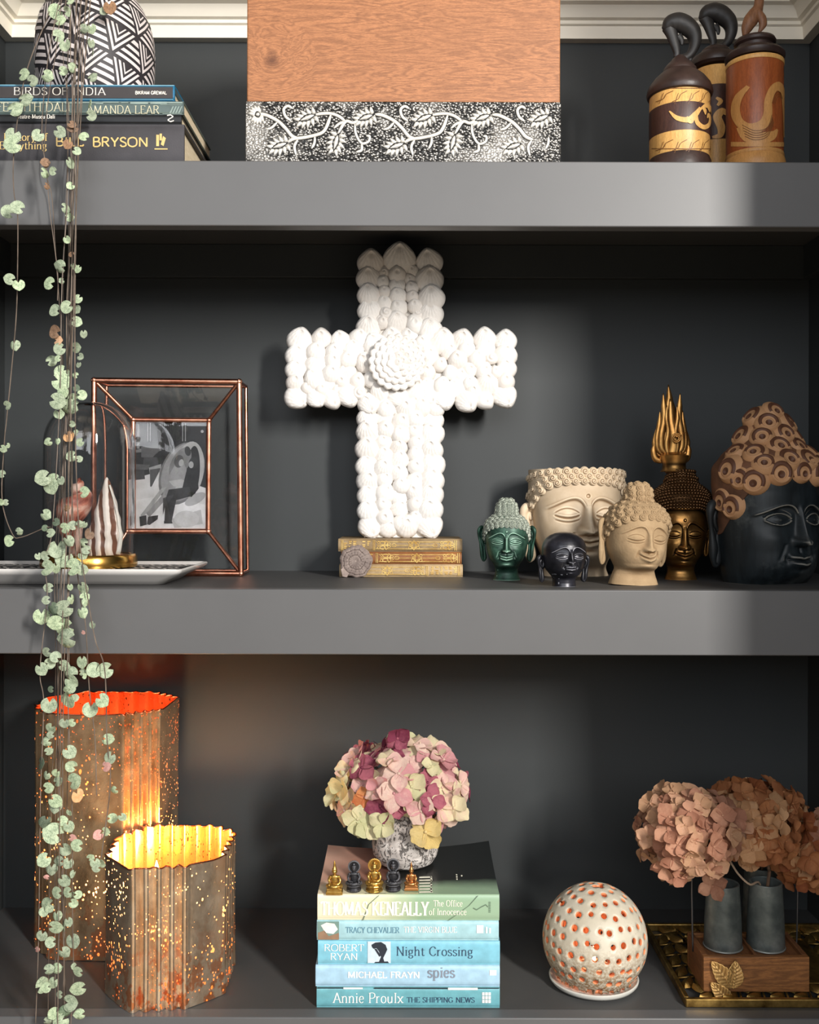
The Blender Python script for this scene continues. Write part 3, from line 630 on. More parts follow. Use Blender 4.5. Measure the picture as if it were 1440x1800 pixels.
cA, s = canister('short pale canister with dark scroll band and dolphin-topped lid, front left of three', 1193, yA,
   [('base', [(54, None), (56, 296), (56, 282), (54, 268), (51, 261)], M_dk), ('body', [(51, 263), (52, 260), (52, 141), (51, 139)], M_bam),
    ('carved_band', [(52.3, 226), (52.6, 224), (52.6, 178), (52.3, 176)], M_mid),
    ('lid', [(51, 173), (55.5, 170), (57, 165), (56, 159), (53, 151), (44, 139), (34, 130), (29, 126), (28.5, 121), (26, 118), (21, 112), (15, 106), (10, 100), (6, 97)], M_dk)])
mb = MB()
cyl_ribbon(mb, [(1164, 194), (1176, 206), (1194, 209), (1206, 200), (1216, 188)], [1, 4, 5, 5, 3], 1193, 52.8, yA); cyl_ribbon(mb, [(1190, 205), (1198, 212), (1204, 205)], [3, 4, 2], 1193, 52.9, yA)
cyl_ribbon(mb, [(1207, 200), (1210, 214), (1222, 222), (1234, 218), (1238, 208), (1233, 200), (1230, 206)], [3, 4, 4, 4, 4, 3, 1], 1193, 52.9, yA); cyl_ribbon(mb, [(1216, 190), (1228, 184), (1240, 190), (1244, 200)], [2, 4, 4, 2], 1193, 52.8, yA)
for a in ((1220, 186, 1226, 200), (1230, 184, 1236, 196)): cyl_ribbon(mb, [(a[0], a[1]), ((a[0] + a[2]) / 2 + 2, (a[1] + a[3]) / 2), (a[2], a[3])], [2, 3.5, 1], 1193, 52.9, yA)
ob('scroll_inlay', mb, M_bam, cA, ang=180)
mb = MB()
for k in range(5):
    x = 1146 + k * 22
    for zz in (158, 244):
        cyl_ribbon(mb, [(x, zz + 20), (x + 10, zz + 14), (x + 14, zz + 6), (x + 24, zz)], .5, 1193, 52.2, yA, .0005); cyl_ribbon(mb, [(x + 4, zz + 24), (x + 10, zz + 4)], .4, 1193, 52.2, yA, .0005)
for zz in (153.5, 260): cyl_ribbon(mb, [(1142, zz), (1160, zz), (1193, zz), (1226, zz), (1244, zz)], .5, 1193, 52.2, yA, .0005)
ob('incised_lines', mb, M_line, cA, ang=180)
def dolphin(par, ox, oy, y, k=1.0):
    s_ = sc(y)
    def p(a, b_, d=0): return W(ox + (a - 1193) * k, oy + (b_ - 103) * k, y + d)
    path = crom([p(1196, 104), p(1208, 98), p(1217, 86), p(1220, 70), p(1215, 55), p(1203, 44), p(1190, 39), p(1177, 41), p(1168, 47), p(1162.5, 50)], 5)
    rr = np.interp(np.linspace(0, 9, len(path)), range(10), [8, 7, 8.5, 11.5, 15, 17, 17, 14.5, 9, 2.5])
    f = MB().tube(path, [r_ * k / s_ for r_ in rr], 14, flat=.85, nrm=(0, 1, 0))
    path = crom([p(1174, 48), p(1179, 60), p(1184, 76), p(1188, 92), p(1186, 101)], 5); f.tube(path, [v * k / s_ for v in np.linspace(13, 4, len(path))], 10, flat=.6, nrm=(0, 1, 0))
    path = crom([p(1190, 62), p(1196, 70), p(1197, 79)], 5); f.tube(path, [v * k / s_ for v in np.linspace(8, 2, len(path))], 8, flat=.5, nrm=(0, 1, 0))
    path = crom([p(1205, 48), p(1213, 46), p(1218, 44)], 4); f.tube(path, [v * k / s_ for v in np.linspace(7, 1, len(path))], 8, flat=.35, nrm=(0, 1, 0))
    path = crom([p(1214, 106), p(1204, 101), p(1190, 103), p(1182, 108)], 4); f.tube(path, [5 * k / s_] * len(path), 8, flat=.6, nrm=(0, 1, 0))
    ob('dolphin_finial', f, M_blk, par, ang=180)
dolphin(cA, 1193, 102, yA)
yC = .08
cC, s = canister('tall red-brown canister with pale sinuous inlay and bird-like finial on its lid', 1325, yC,
   [('base', [(50, None), (52, 292), (53, 276), (51, 266), (49, 263), (50, 260), (49, 256)], M_tan), ('body', [(48, 258), (48.5, 254), (48.5, 100), (48, 97)], M_red),
    ('pale_ring', [(49, 98), (49.4, 97), (49.4, 91), (49, 90)], M_bam), ('lid', [(48, 108), (50.5, 105), (51, 99), (46, 93), (38, 89), (31, 86), (31, 81), (35, 78), (36, 74), (34, 70), (30, 68), (14, 66), (8, 65)], M_dk)])
mb = MB()
cyl_ribbon(mb, [(1300, 150), (1288, 168), (1284, 190), (1288, 212), (1302, 224), (1322, 218), (1331, 200), (1332, 176), (1340, 156), (1352, 150), (1363, 160), (1366, 185), (1368, 215), (1368, 240)], [3, 5, 5, 6, 9, 9, 8, 7, 7, 8, 7, 5, 4, 3], 1325, 48.6, yC)
cyl_ribbon(mb, [(1288, 222), (1300, 238), (1320, 241), (1340, 236), (1350, 226)], [4, 10, 11, 8, 2], 1325, 48.6, yC, .0004); cyl_ribbon(mb, [(1279, 252), (1300, 252), (1325, 252), (1350, 252), (1372, 252)], [4, 4, 4, 4, 4], 1325, 48.6, yC, .0004)
ob('sinuous_inlay', mb, M_tan, cC, ang=180)
mb = MB()
for k in range(5): cyl_ribbon(mb, [(1292 + k, 218 + k * 5), (1310, 228 + k * 4), (1330, 222 + k * 4), (1338 + k, 200 + k * 3)], .45, 1325, 48.6, yC, .001)
for k in range(3): cyl_ribbon(mb, [(1338 + k * 3, 180), (1344 + k * 2, 164 + k * 3), (1354, 160 + k * 4), (1361 - k * 2, 172)], .45, 1325, 48.6, yC, .001)
ob('incised_lines', mb, M_line, cC, ang=180)
path = crom([W(a, b_, yC) for a, b_ in ((1307, 62), (1311, 48), (1318, 34), (1326, 22), (1331, 10), (1333, -4), (1334, -16))], 5)
f = MB().tube(path, [v / s for v in np.interp(np.linspace(0, 6, len(path)), range(7), [4, 10, 13, 12, 8.5, 8, 4])], 14, flat=.8, nrm=(0, 1, 0))
path = crom([W(a, b_, yC - .004) for a, b_ in ((1330, 16), (1337, 30), (1339, 42), (1332, 56))], 5); f.tube(path, [v / s for v in np.interp(np.linspace(0, 3, len(path)), range(4), [5, 8, 7, 2])], 10, flat=.6, nrm=(0, 1, 0))
ob('bird_finial', f, wood('brown_carved_finial', C(150, 104, 72), C(84, 52, 36), 'z', 5, .5, 6), cC, ang=180)
yB2 = .168
cB, s = canister('dark-banded canister with dolphin-topped lid, standing behind the other two', 1256, yB2,
   [('base', [(40, None), (42, 330), (40, 318), (38, 312)], M_dk), ('body', [(38, 310), (39, 306), (39, 113), (38, 110)], M_bam), ('carved_band', [(39.2, 242), (39.6, 239), (39.6, 147), (39.2, 145)], M_mid),
    ('lid', [(38, 121), (43, 117), (44, 110), (40, 102), (30, 95), (25, 92), (24, 88), (19, 84), (10, 80)], M_dk)])
mb = MB(); cyl_ribbon(mb, [(1246, 170), (1253, 176), (1248, 184)], [2, 4, 2], 1256, 39.8, yB2); cyl_ribbon(mb, [(1266, 200), (1256, 194), (1248, 204), (1254, 222), (1252, 236), (1240, 240)], [3, 6, 7, 7, 5, 2], 1256, 39.8, yB2); ob('scroll_inlay', mb, M_bam, cB, ang=180)
dolphin(cB, 1257, 83, yB2, .98)
# ================================================================ MIDDLE SHELF
# ---- white tray with a black and white patterned inside
yt0, yt1 = .028, .184; tx0, tx1 = -.545, -.2525; TZ = ZM
tray = thing('ceramic_tray', 'white rimmed tray with black and white geometric inside under the glass dome', 'tray', ((tx0 + tx1) / 2, (yt0 + yt1) / 2, ZM))
def rring(x0, x1, y0, y1, z, r, n=6):
    out = []
    for cx_, cy_, a0 in ((x1 - r, y1 - r, 0), (x0 + r, y1 - r, 1), (x0 + r, y0 + r, 2), (x1 - r, y0 + r, 3)):
        for k in range(n + 1):
            a = (a0 + k / n) * PI / 2; out.append((cx_ + r * math.cos(a), cy_ + r * math.sin(a), z))
    return out
mb = MB(); rings = []
for ins, z, r_ in ((.034, 0, .008), (.028, .0005, .009), (.020, .006, .01), (.006, .0125, .008), (.0005, .0165, .006), (0, .0185, .005), (.0015, .0198, .005), (.0035, .0192, .005), (.012, .0155, .006), (.022, .0125, .006)):
    rings += rring(tx0 + ins, tx1 - ins, yt0 + ins, yt1 - ins, TZ + z, r_)
mb.grid(rings, 28, 10, wrap=True); mb.f.append(tuple(range(27, -1, -1))); mb.m.append(0)
M_cer = simple('white_glazed_ceramic', C(236, 232, 228), .18, var=.02, coat=.4)
ob('tray_body', mb, M_cer, tray, ang=50)
M_inb = simple('black_tray_glaze', C(22, 22, 26), .25); M_inw = simple('white_tray_pattern', C(226, 220, 214), .35, var=.04)
ix0, ix1, iy0, iy1, iz = tx0 + .010, tx1 - .010, yt0 + .010, yt1 - .010, TZ + .0163
ob('inner_glaze', MB().add(rring(ix0, ix1, iy0, iy1, iz, .005), [tuple(range(28))]), M_inb, tray, smooth=False)
mb = MB()
def zs(pts, w, z):
    for (a, b_) in zip(pts, pts[1:]):
        a = Vector(a); b_ = Vector(b_); d = (b_ - a).normalized(); nn = Vector((-d.y, d.x)) * w; a = a - d * w * .4; b_ = b_ + d * w * .4
        mb.add([(*(a - nn), z), (*(b_ - nn), z), (*(b_ + nn), z), (*(a + nn), z)], [(0, 1, 2, 3)])
x = ix0 + .02; k = 0
while x < ix1 - .02:
    for row, (ya, yb_) in enumerate(((iy1 - .006, iy1 - .046), (iy1 - .056, iy1 - .096), (iy1 - .100, iy1 - .130))):
        ym = (ya + yb_) / 2
        if (k + row) % 3 == 0: zs([(x, ym), (x + .009, ya), (x + .018, ym), (x + .009, yb_), (x, ym)], .0016, iz + .0003); zs([(x + .007, ym), (x + .011, ym)], .002, iz + .0003)
        else: zs([(x, ya), (x + .010, ym + .004), (x, yb_)], .0018, iz + .0003); zs([(x + .009, ya), (x + .019, ym), (x + .009, yb_)], .0018, iz + .0003)
    x += .0205; k += 1
ob('tray_pattern', mb, M_inw, tray, smooth=False)

# ---- glass dome on a brass base, with two seashells inside
gy = .105; gs = sc(gy); gx = W(157, 0, gy).x; GR = 79.5 / gs; GZ = iz + .0008
dome = thing('glass_dome', 'clear glass display dome on a round brass base, on the white tray', 'dome', (gx, gy, GZ))
M_brass = N('polished_brass'); f = M_brass.noise(30, 4); M_brass = M_brass.set(M_brass.ramp(f, [(.3, C(170, 120, 52)), (.7, C(226, 182, 98))]), .22, 1.0)
ob('brass_base', MB().lathe([(GR * .98, 0), (GR * 1.03, .001), (GR * 1.04, .004), (GR * 1.03, .013), (GR * 1.0, .0155), (GR * .985, .016), (GR * .97, .0145), (GR * .2, .0145)], 64), M_brass, dome, world=False, ang=35)
nG = N('clear_glass'); M_glass = nG.set((1, 1, 1, 1), 0.0, 0, None, .5, None, 1.0, 1.45)
gt = HZ + (880 - 708) / gs - GZ
def domeprof(R_, top, zb, rr):
    P = [(R_, zb), (R_ * .998, zb + .03), (R_ * .995, top - rr)]
    for k in range(1, 13):
        a = PI / 2 * k / 12; P.append((max(.0001, R_ * .995 - rr + rr * math.cos(a)) if R_ * .995 > rr else R_ * math.cos(a), top - rr + rr * math.sin(a)))
    return P
def dp(R_, top, zb):
    P = [(R_, zb), (R_, zb + .02), (R_ * .998, top - .052)]
    for k in range(1, 15):
        a = PI / 2 * k / 14; P.append((max(.0002, R_ * .998 * math.cos(a) ** .86), top - .052 + .052 * math.sin(a) ** .95))
    return P
o_ = dp(GR * .975, gt, .0148); i_ = dp(GR * .975 - .0022, gt - .0024, .0148)
ob('glass_cover', MB().lathe(o_ + i_[::-1], 64, cap0=False, cap1=False), M_glass, dome, world=False, ang=180, fixn=True)
# big pink-brown shell (left, behind the vine) and a striped shell (right)
def shellmat(name, a, b_, c, sc_, axis='z'):
    n = N(name); co = n.co('Object'); w = n.noise(sc_, 4, .6, co, 1.2); z = n.sep(co)['Z']
    col = n.ramp(n.math('ADD', w, n.math('MULTIPLY', n.math('SINE', n.math('MULTIPLY', z, 260)), .10)), [(.36, a), (.5, b_), (.64, c)])
    return n.set(col, .28, 0, n.bump(w, .3, .002), .5, .3)
def conch(name, label, base, H, R_, turns, mat, mat2, lean, ribs, rotz, mirror=1):
    o = thing(name, label, 'seashell', base)
    V = []; nu, nv = 90, 26                       # spiral tube swept on a shrinking helix, opening downwards
    for j in range(nu):
        t = j / (nu - 1); a = turns * 2 * PI * t; e = math.exp(-2.6 * t); rr = R_ * .52 * e; cr = R_ * .48 * e
        zc = H * (1 - e * .62)
        for k in range(nv):
            q = 2 * PI * k / nv; kn = 1 + .14 * max(0, math.cos(q - .9)) ** 4 * (math.cos(a * ribs) > .2)
            rad = cr + rr * math.cos(q) * kn; z = zc + rr * 1.25 * math.sin(q) * kn * (1 + 1.15 * (math.sin(q) < 0) * (1 - t))
            V.append((mirror * rad * math.cos(a), rad * math.sin(a), z))
    V = np.array(V); V[:, 2] -= V[:, 2].min() - 0
    V[:, 2] *= H / V[:, 2].max()
    Rm = np.array((Matrix.Rotation(rotz, 3, 'Z') @ Matrix.Identity(3)))
    V = V @ Rm.T
    m_ = MB().grid(V, nv, nu, wrap=True); m_.f.append(tuple(range(nv - 1, -1, -1))); m_.m.append(0)
    ob('whorl', m_, mat, o, world=False, ang=60, fixn=True)
    if mat2:
        lip = MB(); P = []
        for k in range(15):
            q = 2 * PI * k / 14; P.append(Vector(V[int(k / 14 * (nv - 1))]))
        lip.tube(P, [.0045] * 15, 8); ob('lip', lip, mat2, o, world=False, ang=180)
    return o
bz = GZ + .0147
conch('seashell', 'pinkish brown spiral seashell in the glass dome, mostly behind the hanging vine', (gx - .0165, gy + .0135, bz), .092, .032, 2.6,
      shellmat('pink_brown_shell', C(132, 62, 48), C(206, 130, 108), C(244, 214, 198), 26), simple('pink_shell_lip', C(240, 206, 192), .3), 0, 5, 2.2)
# striped shell: tall tapering cone with wavy pale bands on brown
o = thing('seashell', 'tall pointed seashell with white and brown bands in the glass dome, next to the frame', 'seashell', (gx + .0215, gy - .015, bz))
n = N('banded_shell'); co = n.co('Object'); w = n.noise(40, 3, .5, co); s3 = n.sep(co)
bd = n.math('SINE', n.math('ADD', n.math('ADD', n.math('MULTIPLY', s3['X'], 520), n.math('MULTIPLY', s3['Z'], 52)), n.math('MULTIPLY', w, 4)))
M_bs = n.set(n.ramp(n.rng(bd, -1, 1), [(.30, C(120, 78, 58)), (.42, C(248, 236, 226))]), .3, 0, n.bump(bd, .4, .002), .5, .3)
V = []; nu, nv = 40, 40
for j in range(nv):
    t = j / (nv - 1)
    for k in range(nu):
        q = 2 * PI * k / nu; r_ = .0240 * (1 - t) ** .72 * (.72 + .28 * min(1, t * 4)) * (1 + .05 * math.sin(q * 1 + t * 30)) + .0004
        V.append((r_ * math.cos(q) + .004 * math.sin(t * 2), r_ * .8 * math.sin(q), .092 * t))
m_ = MB().grid(V, nu, nv, wrap=True); m_.f.append(tuple(range(nu - 1, -1, -1))); m_.m.append(0); ob('shell_body', m_, M_bs, o, world=False, ang=180)
P = [Vector((.0237 * (1 - t) ** .72 * (.75 + .25 * min(1, t * 4)) * 1.0 + .004 * math.sin(t * 2), -.006, .092 * t)) for t in np.linspace(.02, .9, 16)]
ob('lip', MB().tube(P, [.003 * (1 - .6 * i / 15) for i in range(16)], 8), simple('white_shell_lip', C(250, 240, 230), .3), o, world=False, ang=180)

# ---- copper wire and glass picture frame
fy, fb, fi = .19, .244, .214
n = N('brushed_copper'); f = n.noise(60, 4, .6, n.co('Object', (1, 1, 1)))
M_cop = n.set(n.ramp(f, [(.3, C(176, 106, 82)), (.7, C(236, 170, 142))]), .28, 1.0, n.bump(f, .1, .0005))
zf0 = ZM
c0 = W(292, 1010, fy)
frame = thing('picture_frame', 'geometric copper and glass frame holding a black and white photograph', 'frame', (c0.x, fy, ZM))
r_ = 5.2 / sc(fy)
FA = [W(165, 670, fy), W(420, 672, fy), Vector((W(424, 0, fy).x, fy, zf0 + r_)), Vector((W(165, 0, fy).x, fy, zf0 + r_))]
FB = [Vector((p.x, fb, p.z)) for p in FA]
FI = [W(234, 739, fi), W(367, 740, fi), W(366.5, 935, fi), W(234, 935, fi)]
def bar(a, b_, r, ext=.6):
    d = (b_ - a).normalized() * r * ext; x = MB(); x.tube([a - d, b_ + d], r, 4 if r < .001 else 8); ob('bar', x, M_cop, frame, ang=50)
for i in range(4):
    bar(FA[i], FA[(i + 1) % 4], r_); bar(FB[i], FB[(i + 1) % 4], r_ * .62); bar(FA[i], FB[i], r_ * .62); bar(FA[i], FI[i], r_ * .72); bar(FI[i], FI[(i + 1) % 4], r_ * .95)
for p in FA + FI: ob('solder_joint', MB().ell(p, (r_ * 1.15,) * 3, 10, 7), M_cop, frame, ang=180)
for i in range(4):
    q = [FA[i], FA[(i + 1) % 4], FI[(i + 1) % 4], FI[i]]; o = ob('glass_pane', MB().add(q, [(0, 1, 2, 3)]), M_glass, frame, smooth=False, solid=.0012)
# photograph, flat print
GREY = {}
def gm(v):
    if v not in GREY:
        n = N('photo_grey'); f = n.noise(70, 5, .65); n.set(n.ramp(f, [(.3, C(*(max(0, v - 14),) * 3)), (.7, C(*(min(255, v + 12),) * 2, min(255, v + 15)))]), .35, 0, None, .4); GREY[v] = n.mat
    return GREY[v]
yp = fi + .0015; ph = MB(); mats = []; pi_ = [0]
def pp(v, pts, ell=None):
    if gm(v) not in mats: mats.append(gm(v))
    if ell:
        cx_, cy_, a, b_, rot = ell; pts = [(cx_ + a * math.cos(t) * math.cos(rot) - b_ * math.sin(t) * math.sin(rot), cy_ + a * math.cos(t) * math.sin(rot) + b_ * math.sin(t) * math.cos(rot)) for t in np.linspace(0, 2 * PI, 29)[:-1]]
    pp_y = yp - .00004 * pi_[0]; pi_[0] += 1
    poly_px(ph, [(a / 3, 560 + b_ / 3) for a, b_ in pts], pp_y, mats.index(gm(v)))
pp(38, [(700, 530), (1096, 530), (1096, 1130), (700, 1130)])
pp(78, [(704, 560), (770, 552), (775, 660), (704, 680)]); pp(140, [(722, 560), (735, 560), (735, 690), (722, 690)]); pp(64, [(800, 545), (850, 545), (850, 700), (800, 720)])
for x in (776, 790, 960, 975): pp(150, [(x, 545), (x + 5, 545), (x + 5, 650), (x, 650)])
pp(100, [(704, 640), (770, 640), (770, 650), (704, 650)]); pp(120, [(704, 700), (740, 690), (850, 690), (850, 700), (704, 712)])
pp(92, [(745, 680), (845, 670), (850, 690), (800, 740), (745, 735)]); pp(70, [(760, 735), (830, 735), (840, 790), (750, 795)]); pp(186, None, (1066, 598, 8, 8, 0))
pp(214, [(700, 850), (830, 812), (1096, 900), (1096, 1130), (700, 1130)]); pp(226, [(720, 960), (900, 930), (1096, 990), (1096, 1130), (720, 1130)])
pp(62, [(716, 800), (760, 800), (765, 850), (716, 855)]); pp(160, [(785, 790), (850, 770), (850, 880), (800, 885)]); pp(84, [(790, 800), (845, 792), (845, 800), (800, 890), (792, 890)]); pp(96, [(700, 770), (790, 775), (780, 800), (700, 805)])
pp(112, None, (958, 820, 112, 172, .38)); pp(150, None, (962, 815, 104, 160, .38)); pp(176, None, (1000, 800, 76, 150, .12))
pp(30, None, (1018, 810, 36, 136, .06)); pp(122, None, (950, 765, 46, 92, .5)); pp(50, None, (990, 702, 16, 26, -.2))
pp(166, None, (1030, 955, 60, 26, -.5)); pp(180, [(905, 1060), (1060, 1010), (1070, 1085), (920, 1108)]); pp(196, None, (985, 1060, 66, 44, 0))
pp(150, [(925, 770), (960, 745), (985, 800), (975, 880), (920, 905), (880, 850)]); pp(84, None, (944, 756, 25, 34, .2)); pp(170, None, (956, 764, 13, 19, .2)); pp(176, [(890, 860), (960, 850), (1000, 880), (930, 905)])
pp(34, [(985, 800), (1040, 800), (1048, 900), (1010, 945), (960, 905)]); pp(40, None, (1020, 764, 24, 30, .1)); pp(160, None, (1008, 774, 13, 18, 0)); pp(220, [(1000, 800), (1012, 800), (1008, 860), (1000, 850)])
pp(148, [(880, 880), (930, 890), (900, 930), (790, 1050), (770, 1030), (860, 930)]); pp(168, [(850, 900), (880, 890), (800, 1000), (750, 1055), (742, 1040)])
pp(56, [(890, 905), (1000, 890), (1010, 940), (930, 960), (905, 1080), (868, 1080), (872, 960)]); pp(72, [(860, 950), (920, 930), (870, 1000), (860, 1040)])
pp(70, [(736, 1048), (772, 1040), (775, 1090), (740, 1100)]); pp(58, [(782, 1048), (835, 1040), (832, 1062), (790, 1092), (776, 1088)]); pp(50, [(866, 1070), (906, 1068), (912, 1084), (866, 1084)])
o = ob('photograph', ph, mats, frame, smooth=False)
a_, b_ = FI[3], FI[1]
ob('photo_backing', MB().box(a_.x, b_.x, fi + .0022, fi + .004, a_.z, b_.z), simple('card_backing', C(60, 52, 46), .8), frame, smooth=False)
ob('glass_pane', MB().add([(FI[k].x, fi - .002, FI[k].z) for k in (3, 2, 1, 0)], [(0, 1, 2, 3)]), M_glass, frame, smooth=False, solid=.001)

# ---- three old gilt books, stacked under the cross
yo = .192; pyM = 880 + .0972 * sc(yo)
def oldmat(nm, a, b_):
    n = N(nm); f = n.noise(26, 6, .7); g = n.noise(220, 3)
    return n.set(n.ramp(f, [(.32, a), (.68, b_)]), .6, 0, n.bump(g, .35, .0006), .4)
M_gilt = N('gold_leaf'); f = M_gilt.noise(120, 4); M_gilt = M_gilt.set(M_gilt.ramp(f, [(.3, C(186, 140, 66)), (.65, C(244, 208, 128))]), .35, .6)
def gilt(bk, x0, x1, t, m_, y, flip):
    h = m_ - t; mb = MB()
    def X(u): return x1 - u if flip else x0 + u
    def R(u0, u1, a, b_): rect_px(mb, min(X(u0), X(u1)), max(X(u0), X(u1)), t + a * h, t + b_ * h, y)
    for u in (5, 7.5, 61, 63.5, 204, 207): R(u, u + 1.1, .08, .92)
    r = random.Random(int(x0)); u = 10
    for k, w in enumerate((7, 6, 8, 5, 7, 6)):
        for a in (.16, .3, .44, .58, .72): 
            if r.random() < .8: R(u, u + w * r.uniform(.5, 1), a, a + .08)
        u += w + 1.6
    def loop(cx_, cy_, a, b_, w=.9):
        P = [(cx_ + a * math.cos(q), cy_ + b_ * math.sin(q)) for q in np.linspace(0, 2 * PI, 13)]
        for p, q in zip(P, P[1:]):
            d = Vector((q[0] - p[0], q[1] - p[1])); 
            if d.length < 1e-6: continue
            d.normalize(); nn = Vector((-d.y, d.x)) * w / 2
            poly_px(mb, [(p[0] + nn.x, p[1] + nn.y), (q[0] + nn.x, q[1] + nn.y), (q[0] - nn.x, q[1] - nn.y), (p[0] - nn.x, p[1] - nn.y)], y)
    for a in (.2, .78): R(66, 201, a, a + .05)
    R(96, 130, .49, .53); R(140, 172, .49, .53)
    mid = t + h * .5
    for c in (133,): 
        loop(X(c), mid, 5, h * .3); loop(X(c), mid, 8, h * .18); loop(X(c), mid, 2.5, h * .4)
        for s in (-1, 1): loop(X(c + s * 7), mid - h * .2, 2.4, h * .12); loop(X(c + s * 7), mid + h * .2, 2.4, h * .12)
    for c in (78, 189):
        for s in (-1, 1):
            loop(X(c), mid + s * h * .2, 5, h * .14); loop(X(c + 6), mid + s * h * .16, 3, h * .2); loop(X(c - 7), mid + s * h * .22, 2.6, h * .1); loop(X(c + 11), mid + s * h * .1, 3.4, h * .08)
        R(c - 10, c + 10, .48, .54)
    loop(X(98), mid, 4, h * .14); loop(X(170), mid, 4, h * .14)
    ob('gilt_tooling', mb, M_gilt, bk, smooth=False)
th = (pyM - 947.5) / 3
for nm, lb, x0, x1, t, m_, ca, cb, fl in (('antique_book', 'faded tan antique book with gilt spine, lowest under the shell cross', 597, 814, pyM - th + .3, pyM, C(146, 122, 88), C(196, 170, 130), True),
                                          ('antique_book', 'red-brown antique book with bright gilt spine, middle one under the shell cross', 600, 812, pyM - 2 * th + .3, pyM - th - .2, C(112, 66, 36), C(158, 104, 56), False),
                                          ('antique_book', 'olive-brown antique book with gilt spine directly beneath the shell cross', 595, 813, pyM - 3 * th, pyM - 2 * th - .2, C(118, 96, 66), C(164, 140, 104), False)):
    b = book(nm, lb, x0, x1, t, m_, yo, .098, oldmat('worn_book_cloth', ca, cb), M_page2, cov=.0014, hard=.0025, group='gilt antique books under the cross', bow=.0012)
    gilt(b, x0, x1, t + .5, m_ - .5, yo - .0017, fl)
    
# ---- fossil slice leaning on the books
n = N('fossil_stone'); f = n.noise(90, 5, .7); pt = n.point(.42, .56)
M_fos = n.set(n.mix(pt, C(58, 48, 46), n.ramp(f, [(.3, C(120, 104, 98)), (.7, C(176, 158, 148))])), .7, 0, n.bump(f, .4, .001))
ya = yo - .006; fs_ = sc(ya); fc = W(626.5, 0, ya); fr_ = 28.5 / fs_
fos = thing('fossil_slice', 'round grey-brown fossil slice with spiral chambers leaning on the antique books', 'fossil', (fc.x, ya, ZM))
V = []; nr, na = 34, 120
for j in range(nr):
    for k in range(na):
        q = 2 * PI * k / na; rr = j / (nr - 1); edge = 1 + .03 * math.sin(5 * q + 1) + .02 * math.sin(11 * q)
        sp = (rr - (.30 + .28 * (q / (2 * PI)))) ; sp2 = rr - (.62 + .30 * q / (2 * PI)) if q > .6 else 9
        d = .0018 * (1 - rr ** 6) - .0009 * math.exp(-(sp / .03) ** 2) - .0009 * math.exp(-(sp2 / .03) ** 2) - .0007 * (rr > .3) * max(0, math.cos(q * 17 + 4 * rr)) ** 14 - .0012 * math.exp(-(rr / .16) ** 2)
        V.append((fr_ * rr * edge * math.cos(q), -d - .0022 * (1 - rr ** 8), fr_ * rr * edge * math.sin(q) + fr_ * 1.0))
V += [(v[0], .0035, v[2]) for v in V[-na:]]
m_ = MB().grid(V, na, nr + 1, wrap=True); m_.f.append(tuple(range(nr * na, (nr + 1) * na))); m_.m.append(0)
ob('fossil_disc', m_, M_fos, fos, world=False, ang=60, fixn=True)
tip = MB().prism([(-fr_ * .82, .001), (-fr_ * .55, .0), (-fr_ * .4, fr_ * .25), (-fr_ * .8, fr_ * .6), (-fr_ * .92, fr_ * .5)], -.003, .003); ob('broken_tip', tip, M_fos, fos, world=False, bevel=.0006)
fos.rotation_euler = (-.12, 0, 0); fos.location.y -= .0085

# ---- the cross of white shells
yx = .222; xs_ = sc(yx); ZC0 = W(0, 947, yo).z
cross = thing('shell_cross', 'white cross covered with seashells standing on three antique books', 'cross', (W(704, 0, yx).x, yx + .01, ZC0))
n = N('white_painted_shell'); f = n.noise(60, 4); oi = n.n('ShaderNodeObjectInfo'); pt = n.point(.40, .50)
c = n.mix(oi.outputs['Random'], C(230, 224, 218), C(240, 237, 233)); c = n.mix(n.rng(f, .55, .75, 0, .35), c, C(214, 192, 184)); c = n.mix(n.math('MULTIPLY', n.math('SUBTRACT', 1., pt), .6), c, C(140, 126, 116))  # last mix darkens the hollows: crease shade put into the shell colour
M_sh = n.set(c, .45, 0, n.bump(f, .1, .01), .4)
def X(px): return (px - CX) / xs_
def Z(py): return HZ + (CY - py) / xs_
bk = MB(); bp = [(640, 945), (640, 708), (512, 708), (512, 592), (636, 592), (636, 460), (770, 460), (770, 592), (898, 592), (898, 708), (768, 708), (768, 945)]
bk.prism([(X(a), Z(b_)) for a, b_ in bp][::-1], yx + .004, yx + .02); bk.v = [(x, y, max(z, ZC0 + .0002)) for x, y, z in bk.v]
ob('backing_board', bk, simple('white_board', C(226, 220, 212), .8), cross, smooth=False)
def shellmesh(name, ribs, amp, high, asp, beak, nr=14, na=40, spiral=0):
    V = []
    for j in range(nr):
        t = j / (nr - 1)
        for k in range(na):
            q = 2 * PI * k / na - PI / 2
            ox_, oz_ = math.cos(q) * asp, math.sin(q)
            if oz_ > 0: ox_ *= 1 - .30 * oz_ ** 2; oz_ *= 1.0 + .08 * oz_        # narrower at the hinge
            ax, az = 0, beak
            x, z = ax + (ox_ - ax) * t, az + (oz_ - az) * t
            h = high * max(0., 1 - t ** 2.6) ** .62 * (.80 + .20 * min(1, t * 3.5))
            fan = math.atan2(x, (beak + .35) - z)
            rb = amp * math.cos(fan * ribs) * min(1, t * 1.5) if amp else 0
            gr = .012 * math.sin(t * 26) * (t > .3)
            if spiral: h = high * max(0, 1 - t * t) ** .5 + .08 * math.cos(q + t * 11) * (1 - t) * 2 * min(1, t * 4)
            V.append((x, -(h + rb + gr) - .0, z))
    for k in range(na): p = V[(nr - 1) * na + k]; V.append((p[0] * .94, .22, p[2] * .94))
    m_ = MB().grid(V, na, nr + 1, wrap=True)
    return mesh(name, m_, M_sh, ang=180)
